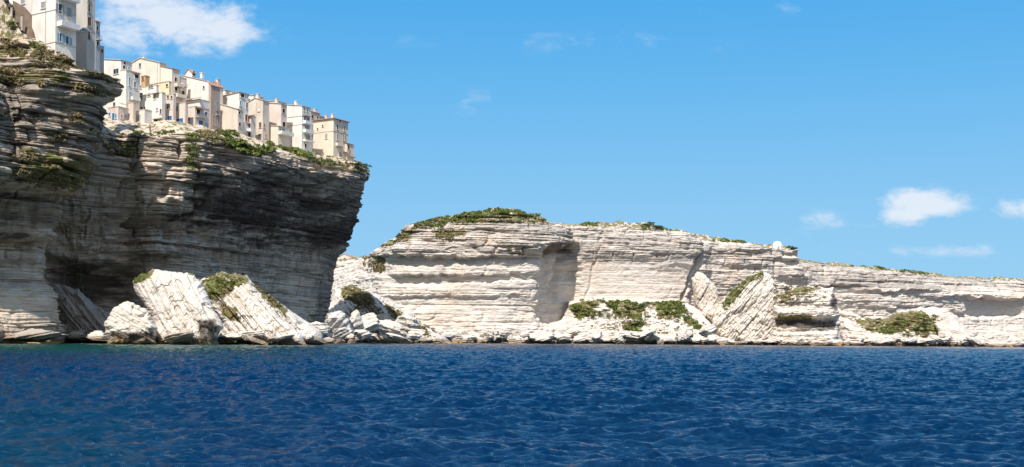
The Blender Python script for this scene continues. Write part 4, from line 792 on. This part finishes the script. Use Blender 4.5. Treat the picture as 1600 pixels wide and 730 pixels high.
house('house', 'little sea front annex with tiled roof leaning on the ochre house', Z3, 377, 790, 818, 862, 464, 570, 'ochre', roof='shed', rise=.7, roofmat='tile', sink=4, wins=[('F', 824, 472, 836, 500, 'd')], extras=[('balcony', 'F', 822, 548, 862, 1.0, .9, 1), ('canopy', 'G', 795, 516, 840, 1.0, 'tile')])
house('terrace', 'long low white terrace wall with square openings at the cliff tip', Z3, 380, 836, 850, 914, 568, 600, 'rose', sink=3, wins=[('F', 868, 572, 878, 590, 'd'), ('F', 888, 576, 898, 594, 'd')])
for o in bpy.data.objects:
    if o.parent is None and o.name.startswith(('roof_shed', 'garage', 'terrace')): o['category'] = {'r': 'rooftop room', 'g': 'shed', 't': 'terrace'}[o.name[0]]
I_ = lambda a, b: (a, b)
for (lb, d, xl, xc, xr, yt, col, rf, ri) in [('cream house wall peeping between the brown facade and the clean white gable', 352, 322, 352, 372, 141, 'cream', 'shed', .8),
        ('pale house back showing left of the weathered tall gable', 362, 368, 396, 412, 149, 'white2', 'shed', .6), ('sandy back house behind the two chimneyed flat top', 368, 404, 432, 448, 158, 'beige', 'shed', .8),
        ('cream back house left of the white five storey house', 374, 424, 456, 470, 164, 'cream', 'shed', .5), ('low back house with pale roof before the ochre house', 392, 470, 497, 510, 181, 'rose', 'shed', .6),
        ('white back house behind the stepped white house and the sandy one', 350, 262, 300, 330, 122, 'white', 'shed', 1.0)]:
    house('house', lb, I_, d, xl, xc, xr, yt, 190, col, roof=rf, rise=ri, sink=8, wins=[('G', xc - 8, yt + 6, xc - 5, yt + 10, 'd')])
# retaining wall at the top left
def wall_strip(name, pts, d, thick, mat, label, cat):
    m = MB(); P = [W(a, b, dd) for (a, b, dd) in pts]
    n = len(P) // 2; me = bpy.data.meshes.new(name); off = Vector((.3, 1, 0)).normalized() * thick
    V = [tuple(p) for p in P] + [tuple(p + off) for p in P]; k = len(P)
    F_ = [tuple(range(k)), tuple(reversed(range(k, 2 * k)))] + [(i, (i + 1) % k, k + (i + 1) % k, k + i) for i in range(k)]
    m.v = V; m.f = F_; o = m.build(name, mat, None); tag(o, label, cat); return o
wall_strip('retaining_wall', [(20, 1, 266), (36, 10, 265), (50, 26, 264), (56, 50, 263), (60, 90, 262), (20, 90, 262)], 266, .6, flat_mat('brown_stone_wall', (.20, .145, .105), .9, .3, .8), 'brown stone retaining wall sloping down towards the tall white house', 'wall')
for (a, y0, y1) in ((18, 12, 40), (34, 26, 46)):
    p = W(a, y1, 262); m = MB(); m.box(-.22, -.2, -1.5, .22, .2, (y1 - y0) / FPX * 262); o = m.build('pillar', M['concrete'], None, p); tag(o, 'grey concrete pillar under the retaining wall, the %s one' % ('left' if a == 18 else 'right'), 'pillar')
slab('rock_outcrop', [(-60, -60), (-8, -60), (14, 2), (24, 12), (30, 34), (34, 56), (2, 62), (-40, 60)], 268, 5, 8, M['rock_town'], 31, gz=.3, amp=.9, stain=[[(-60, -60), (30, -10), (40, 60), (-60, 64)]], label='dark layered rock outcrop in the top left corner', cat='rock outcrop')
# domed hut on the far rim
p = W(1214.5, 389, 634); n = 32; rad = 7.5 / FPX * 634
prf = [(1.0, -2.5), (1.0, 1.6 / rad), (.93, 2.6 / rad), (.78, 3.5 / rad), (.5, 4.1 / rad), (.2, 4.35 / rad), (.001, 4.4 / rad)]
V = np.array([(r_ * rad * math.cos(2 * math.pi * i / n), r_ * rad * math.sin(2 * math.pi * i / n), h_ * (rad if h_ > 0 else 1)) for (r_, h_) in prf for i in range(n)])
root = empty('domed_hut', p); tag(root, 'small round white hut with a domed roof on the far cliff rim', 'hut')
hm = M['whitepaint']; npmesh('wall', V[:n * 2], grid_faces(2, n, True), hm, parent=root); npmesh('dome', V[n:] + np.array([0, 0, .002]), grid_faces(len(prf) - 1, n, True), hm, parent=root)
m = MB(); m.box(-.45, -rad - .06, -.1, .45, -rad + .3, 1.3); m.build('door', M['greywood'], root)
# distant terracotta house glimpsed behind the point
house('house', 'distant pale house with an orange tiled roof glimpsed past the cliff point', lambda a, b: (a, b), 690, 527, 549, 560, 402, 412, 'rose', roof='gable', rise=2.0, roofmat='tile', sink=8, yaw=R_(70), wins=[('G', 537, 403, 540, 407, 'd')])

# ------------------------------------------------------------------ two people on the path by the ochre house
def person(px, py, d, seed, label, top, legs, face_az):
    p = W(px, py, d); me = bpy.data.meshes.new('person'); s = 1.72 / 7.5
    J = [((0, 0, 4.0), .42), ((0, 0, 4.7), .46), ((0, 0, 5.6), .52), ((0, 0, 6.15), .40), ((0, .0, 6.45), .20), ((0, -.04, 6.75), .34), ((0, -.05, 7.15), .38), ((0, -.03, 7.42), .2),
         ((-.32, 0, 3.8), .36), ((-.36, -.12, 2.1), .25), ((-.38, .05, .35), .15), ((-.38, -.4, .12), .13), ((.32, 0, 3.8), .36), ((.36, .1, 2.1), .25), ((.38, .25, .35), .15), ((.38, -.2, .12), .13),
         ((-.78, 0, 5.95), .22), ((-.95, .1, 4.8), .17), ((-.9, -.3, 3.8), .13), ((-.88, -.4, 3.45), .12), ((.78, 0, 5.95), .22), ((.95, .1, 4.8), .17), ((.8, -.55, 4.4), .13), ((.65, -.8, 4.35), .12)]
    E = [(0, 1), (1, 2), (2, 3), (3, 4), (4, 5), (5, 6), (6, 7), (0, 8), (8, 9), (9, 10), (10, 11), (0, 12), (12, 13), (13, 14), (14, 15), (3, 16), (16, 17), (17, 18), (18, 19), (3, 20), (20, 21), (21, 22), (22, 23)]
    me.from_pydata([tuple(c * s for c in j[0]) for j in J], E, []); o = bpy.data.objects.new('person', me); sc.collection.objects.link(o)
    md = o.modifiers.new('skin', 'SKIN')
    if not me.skin_vertices: bpy.context.view_layer.objects.active = o; 
    if not me.skin_vertices:
        with bpy.context.temp_override(object=o, active_object=o): bpy.ops.mesh.customdata_skin_add()
    for i, j in enumerate(J): me.skin_vertices[0].data[i].radius = (j[1] * s, j[1] * s)
    me.skin_vertices[0].data[0].use_root = True
    o.modifiers.new('sub', 'SUBSURF').levels = 2; o.modifiers['sub'].render_levels = 2
    mt, t, b = newmat('clothes_and_skin_%d' % seed); tcn = t.nodes.new('ShaderNodeTexCoord'); sp_ = t.nodes.new('ShaderNodeSeparateXYZ'); t.links.new(tcn.outputs['Object'], sp_.inputs[0]); z = sp_.outputs[2]
    gt = lambda v: mathn(t, 'GREATER_THAN', z, v * s)
    axx = mathn(t, 'ABSOLUTE', sp_.outputs[0])
    c = mixc(t, gt(.25), (.04, .03, .03), legs); c = mixc(t, gt(4.2), c, top); c = mixc(t, gt(6.3), c, (.55, .36, .27)); c = mixc(t, gt(7.1), c, (.05, .035, .025))
    arm = mathn(t, 'MULTIPLY', mathn(t, 'GREATER_THAN', axx, .62 * s), mathn(t, 'LESS_THAN', z, 5.1 * s)); c = mixc(t, arm, c, (.55, .36, .27))
    t.links.new(c, b.inputs['Base Color']); b.inputs['Roughness'].default_value = .8; me.materials.append(mt)
    o.location = p; o.rotation_euler = (0, 0, face_az); tag(o, label, 'person'); return o

# ------------------------------------------------------------------ scrub and bushes
bpy.context.view_layer.update()
def leafcloud(C_, rad, nper, size, seed, flat=.65):
    """C_: (n,3) clump centres, rad: (n,) radii -> quads"""
    r = np.random.RandomState(seed); n = len(C_)
    c = np.repeat(C_, nper, 0); rd = np.repeat(rad, nper)[:, None]
    dirs = r.randn(len(c), 3); dirs /= np.linalg.norm(dirs, axis=1)[:, None]; dirs[:, 2] = np.abs(dirs[:, 2]) * flat - .08
    rr_ = r.uniform(.55, 1.05, (len(c), 1)); p = c + dirs * rd * rr_
    a = r.randn(len(c), 3) + dirs * .2; a /= np.linalg.norm(a, axis=1)[:, None]
    nrm = dirs + r.randn(len(c), 3) * .55; b_ = np.cross(nrm, a); b_ /= np.linalg.norm(b_, axis=1)[:, None]; a = np.cross(b_, nrm); a /= np.linalg.norm(a, axis=1)[:, None]
    s = size * r.uniform(.6, 1.3, (len(c), 1)) * np.minimum(1.6, .6 + .5 * rd)
    V = np.stack([p - a * s, p + b_ * s * .6, p + a * s, p - b_ * s * .6], 1).reshape(-1, 3)
    F_ = np.arange(len(V)).reshape(-1, 4)
    tone = np.repeat(np.clip(np.repeat(r.uniform(.1, .8, n), nper) + r.uniform(-.25, .25, len(c)) + .12 * dirs[:, 2], 0, 1), 4)
    return V, F_, tone
def hit(px, py):
    dx, dz = rayd(px, py); dr = Vector((dx, 1, dz)).normalized()
    dg = bpy.context.evaluated_depsgraph_get()
    ok, loc, nor, idx, ob, mm = sc.ray_cast(dg, Vector((0, 0, CAMZ)), dr)
    if not ok or not (ob.get('kind') == 'structure' and ob.name != 'sea' or ob.name.startswith('rock')): return None
    return loc, nor
def rand_in(poly, rnd):
    x0, x1 = min(p[0] for p in poly), max(p[0] for p in poly); y0, y1 = min(p[1] for p in poly), max(p[1] for p in poly)
    for _ in range(200):
        x, y = rnd.uniform(x0, x1), rnd.uniform(y0, y1)
        if in_poly(np.array([x]), np.array([y]), poly)[0]: return x, y
    return (x0 + x1) / 2, (y0 + y1) / 2
def scrub(name, polys, n, r0, r1, mat, label, cat, seed, nper=26, size=.32, gate=.12):
    rnd = random.Random(seed); C_ = []; Rr = []
    ws = [abs(sum(p[i][0] * p[(i + 1) % len(p)][1] - p[(i + 1) % len(p)][0] * p[i][1] for i in range(len(p)))) for p in polys]
    for i in range(n):
        p = rnd.choices(polys, ws)[0]; x, y = rand_in(p, rnd); h = hit(x, y)
        if h and float(vn(h[0].x / 6.5, h[0].y / 6.5, h[0].z / 5 + .01, seed + 7)) < gate:
            C_.append(h[0][:]); Rr.append(rnd.uniform(r0, r1) * rnd.uniform(.7, 1.2))
    if not C_: return
    V, F_, tone = leafcloud(np.array(C_), np.array(Rr), nper, size, seed)
    o = npmesh(name, V, F_, mat, dict(tone=tone), smooth_=False); tag(o, label, cat, kind='stuff'); return o
gs = []
scrub('green_scrub', [[(428, 222), (448, 216), (470, 222), (488, 240), (494, 258), (470, 252), (445, 242)], [(340, 205), (362, 205), (380, 220), (404, 232), (410, 246), (380, 240), (345, 222)], [(400, 228), (425, 222), (428, 236), (412, 240)]], 420, .7, 1.7, M['leaf'], 'bright green scrub spilling over the cliff rim below the houses', 'scrub', 1, 30, .36)
scrub('dry_scrub', [[(160, 222), (205, 224), (210, 240), (170, 246)], [(285, 200), (345, 206), (345, 225), (300, 215)], [(495, 240), (545, 250), (560, 268), (510, 262)], [(290, 228), (310, 230), (308, 275), (296, 270)], [(200, 205), (240, 210), (240, 222), (205, 218)], [(345, 215), (430, 232), (430, 246), (345, 232)]], 520, .4, 1.0, M['leafdry'], 'dry brown grass and scrub along the rim of the town cliff', 'scrub', 2, 22, .26)
scrub('dry_scrub', [[(40, 72), (70, 72), (110, 92), (105, 112), (60, 108)], [(125, 92), (160, 104), (188, 130), (170, 132), (140, 118)], [(0, 105), (35, 110), (38, 135), (0, 132)], [(0, 60), (30, 66), (45, 85), (15, 90)], [(75, 205), (108, 206), (108, 226), (76, 222)], [(20, 240), (65, 246), (110, 280), (100, 300), (60, 295), (22, 275)], [(60, 120), (92, 124), (90, 138), (62, 136)], [(105, 175), (160, 188), (165, 198), (110, 192)], [(0, 235), (10, 238), (10, 262), (0, 262)], [(120, 130), (170, 145), (160, 158), (118, 145)]], 1000, .5, 1.15, M['leafdry'], 'dry brown and olive scrub on the ledges of the near cliff', 'scrub', 3, 26, .24)
scrub('green_scrub', [[(45, 66), (66, 66), (72, 76), (56, 84)], [(118, 80), (136, 92), (140, 108), (122, 100)], [(160, 90), (176, 104), (180, 116), (164, 108)], [(172, 228), (204, 230), (204, 246), (180, 246)]], 150, .5, 1.1, M['leaf'], 'small patches of green scrub at the top of the near cliff', 'scrub', 4, 26, .24)
scrub('green_scrub', [[(640, 342), (668, 334), (700, 336), (760, 326), (850, 330), (886, 344), (884, 350), (850, 340), (800, 336), (760, 337), (740, 345), (700, 347), (688, 356), (660, 350), (645, 352)], [(1000, 350), (1070, 352), (1070, 360), (1005, 359)], [(905, 347), (935, 348), (935, 353), (905, 352)], [(1110, 371), (1165, 375), (1165, 380), (1115, 378)], [(1225, 386), (1255, 389), (1255, 393), (1226, 391)], [(1330, 411), (1450, 426), (1450, 431), (1330, 416)]], 1500, .6, 1.5, M['leaf'], 'olive green scrub cap along the rim of the far white cliffs', 'scrub', 5, 16, .42, .3)
scrub('dry_scrub', [[(675, 359), (726, 358), (726, 370), (690, 376)], [(566, 376), (610, 374), (606, 386), (570, 388)], [(565, 398), (598, 400), (602, 426), (572, 424)], [(618, 362), (650, 356), (642, 376), (622, 380)], [(780, 385), (820, 388), (818, 396), (790, 394)], [(1208, 446), (1240, 448), (1262, 446), (1290, 450), (1250, 458), (1225, 462), (1214, 474), (1206, 466)]], 420, .5, 1.5, M['leafdry'], 'olive brown scrub on the ledges of the far white cliffs', 'scrub', 6, 16, .42)
scrub('green_scrub', [[(886, 480), (905, 470), (935, 468), (930, 492), (905, 500)], [(940, 472), (985, 468), (1010, 480), (1000, 500), (960, 498)], [(1015, 474), (1062, 470), (1076, 484), (1058, 498), (1030, 500)], [(965, 500), (1010, 504), (1000, 520), (975, 514)], [(1064, 490), (1102, 508), (1098, 520), (1072, 504)], [(890, 474), (1070, 472), (1070, 482), (890, 486)], [(920, 486), (960, 480), (980, 504), (940, 504)]], 760, .7, 1.7, M['leaf'], 'bright green scrub covering the low mound under the smooth wall', 'scrub', 7, 22, .5, .08)
scrub('green_scrub', [[(1128, 476), (1146, 450), (1186, 422), (1190, 428), (1166, 444), (1142, 482), (1132, 486)], [(1335, 503), (1398, 512), (1400, 524), (1365, 520)], [(1395, 490), (1412, 490), (1420, 510), (1404, 512)], [(1425, 490), (1462, 492), (1470, 515), (1440, 512)], [(1440, 520), (1474, 524), (1470, 534), (1445, 532)], [(1382, 514), (1424, 516), (1420, 526), (1386, 524)]], 330, .6, 1.6, M['leaf'], 'green scrub on the upturned block and the right rubble mound', 'scrub', 8, 20, .42, .0)
scrub('green_scrub', [[(312, 442), (326, 430), (380, 428), (384, 438), (350, 452), (330, 462)], [(208, 438), (222, 426), (236, 424), (216, 446)]], 220, .3, .7, M['leaf'], 'short grass on the tops of the fallen slabs', 'scrub', 9, 26, .2)
scrub('dry_scrub', [[(535, 450), (556, 446), (578, 460), (584, 476), (560, 478), (545, 468)], [(600, 476), (640, 500), (668, 518), (664, 526), (632, 510), (606, 490)], [(392, 444), (412, 454), (448, 488), (440, 490), (410, 470)], [(345, 475), (368, 482), (372, 500), (352, 492)], [(575, 500), (600, 502), (602, 520), (580, 520)], [(530, 462), (580, 466), (600, 490), (606, 512), (560, 505)], [(600, 474), (650, 500), (690, 522), (680, 530), (630, 512)]], 800, .4, 1.2, M['leafdry'], 'brown dry grass on the mound at the cliff point and the sloping slabs', 'scrub', 10, 22, .28, .35)
scrub('dry_scrub', [[(884, 478), (925, 466), (1000, 470), (1060, 468), (1110, 505), (1120, 524), (1080, 520), (1030, 522), (960, 516), (900, 506)], [(1320, 492), (1400, 500), (1440, 484), (1476, 490), (1480, 526), (1400, 528), (1340, 510)], [(1207, 466), (1300, 450), (1300, 462), (1216, 486)], [(1214, 486), (1280, 488), (1280, 498), (1216, 500)]], 420, .4, 1.3, M['leafdry'], 'dry grass and low brown scrub on the mounds below the far cliffs', 'scrub', 11, 18, .36, .05)
scrub('green_scrub', [[(205, 204), (250, 206), (250, 214), (205, 212)], [(255, 205), (345, 212), (345, 222), (255, 214)], [(290, 222), (310, 224), (306, 270), (294, 266)], [(488, 244), (550, 256), (548, 262), (490, 256)], [(552, 244), (576, 254), (576, 274), (560, 272)]], 260, .4, 1.0, M['leaf'], 'green tufts between the foot of the houses and the cliff rim', 'scrub', 12, 24, .28, .3)
# bushes one can tell apart
BV = []
for v in range(6):
    r = np.random.RandomState(v + 60); C_ = r.randn(9, 3) * .42; C_[:, 2] = np.abs(C_[:, 2]) * .6 + .18
    BV.append(leafcloud(C_, r.uniform(.35, .6, 9), 60, .13, v, .8))
bush_mesh = {}
def bush(px, py, size, mk, label, group, seed):
    h = hit(px, py)
    if not h: return
    key = (seed % 6, mk)
    if key not in bush_mesh:
        V, F_, tone = BV[key[0]]; o = npmesh('bush', V, F_, M[mk], dict(tone=tone), smooth_=False); bush_mesh[key] = o.data
    else:
        o = bpy.data.objects.new('bush', bush_mesh[key]); sc.collection.objects.link(o)
    o.location = h[0] - Vector((0, 0, .15)); o.scale = (size, size, size * .8); o.rotation_euler = (0, 0, seed * 1.7)
    tag(o, label, 'bush', group); return o
k = 0
for (polys, n, s0, s1, mk, lb, gp) in [
    ([(120, 82), (138, 92), (180, 118), (186, 130), (150, 118), (130, 108)], 11, .9, 1.7, 'leaf', 'olive bush on the slope below the tall white house', 'bushes below the tall white house'),
    ([(10, 22), (46, 32), (52, 54), (20, 50)], 8, .9, 1.6, 'leafdark', 'dark bush against the rocks in the top left corner', 'bushes in the top left corner'),
    ([(22, 245), (62, 250), (115, 285), (95, 300), (50, 290)], 14, 1.0, 1.9, 'leafdry', 'dark olive bush hanging on the overhang of the near cliff', 'bushes on the near overhang'),
    ([(50, 80), (110, 95), (105, 115), (60, 110)], 9, .8, 1.5, 'leafdry', 'brown bush on the sunny top slope of the near cliff', 'bushes on the near top slope'),
    ([(160, 224), (206, 228), (206, 246), (176, 246)], 9, .9, 1.6, 'leaf', 'green bush on the ledge right of the near cliff', 'bushes on the shaded ledge'),
    ([(345, 205), (365, 208), (405, 232), (408, 244), (370, 236)], 12, 1.0, 1.8, 'leaf', 'green bush on the rim below the middle houses', 'bushes below the middle houses'),
    ([(430, 222), (460, 220), (486, 240), (490, 255), (450, 244)], 16, 1.1, 2.1, 'leaf', 'bright green bush on the slope below the white five storey house', 'bushes below the five storey house'),
    ([(556, 244), (572, 252), (575, 275), (560, 272)], 8, 1.2, 2.0, 'leafdark', 'dark green bush at the very tip of the town cliff', 'bushes at the cliff tip'),
    ([(760, 329), (885, 340), (885, 348), (850, 340), (760, 334)], 22, 1.8, 3.2, 'leaf', 'round green bush on the summit of the banded headland', 'bushes on the headland summit'),
    ([(645, 342), (760, 332), (740, 342), (690, 350)], 16, 1.6, 2.8, 'leafdry', 'olive bush on the left shoulder of the banded headland', 'bushes on the headland shoulder'),
    ([(1003, 350), (1070, 354), (1070, 359), (1005, 357)], 14, 1.8, 3.0, 'leafdark', 'dark green bush on the rim above the smooth white wall', 'bushes above the smooth wall'),
    ([(888, 474), (1000, 470), (1072, 476), (1050, 500), (920, 498)], 22, 1.6, 3.0, 'leaf', 'green bush on the low mound under the smooth wall', 'bushes on the green mound'),
    ([(890, 476), (1072, 476), (1064, 500), (900, 496)], 14, 1.3, 2.4, 'leafdark', 'dark bush among the green scrub of the low mound', 'dark bushes on the green mound'),
    ([(1345, 500), (1470, 492), (1472, 528), (1400, 526)], 20, 1.2, 2.4, 'leafdark', 'dark bush on the right rubble mound', 'bushes on the rubble mound'),
    ([(1228, 386), (1254, 389), (1254, 392), (1228, 390)], 6, 1.6, 2.4, 'leafdark', 'dark bush right of the white dome hut', 'bushes beside the dome hut')]:
    rnd2 = random.Random(k + 900)
    for i in range(n):
        x, y = rand_in(polys, rnd2); k += 1; bush(x, y, rnd2.uniform(s0, s1), mk, lb, gp, k)
for (a, seed, lb, tp, lg, az) in ((494, 1, 'person in a dark top standing farther from the ochre house', (.06, .06, .09), (.10, .10, .14), .3), (505, 2, 'person in a reddish top standing nearer the ochre house', (.32, .08, .06), (.07, .07, .10), -.6)):
    hp = None
    for yy_ in range(228, 246):
        dx, dz = rayd(a, yy_); ok, loc, nor, idx, ob, mm = sc.ray_cast(bpy.context.evaluated_depsgraph_get(), Vector((0, 0, CAMZ)), Vector((dx, 1, dz)).normalized())
        if ok and ob.name.startswith('town_cliff'): hp = loc; break
    if hp: q = proj(hp.x, hp.y, hp.z); person(q[0], q[1], hp.y, seed, lb, tp, lg, az)
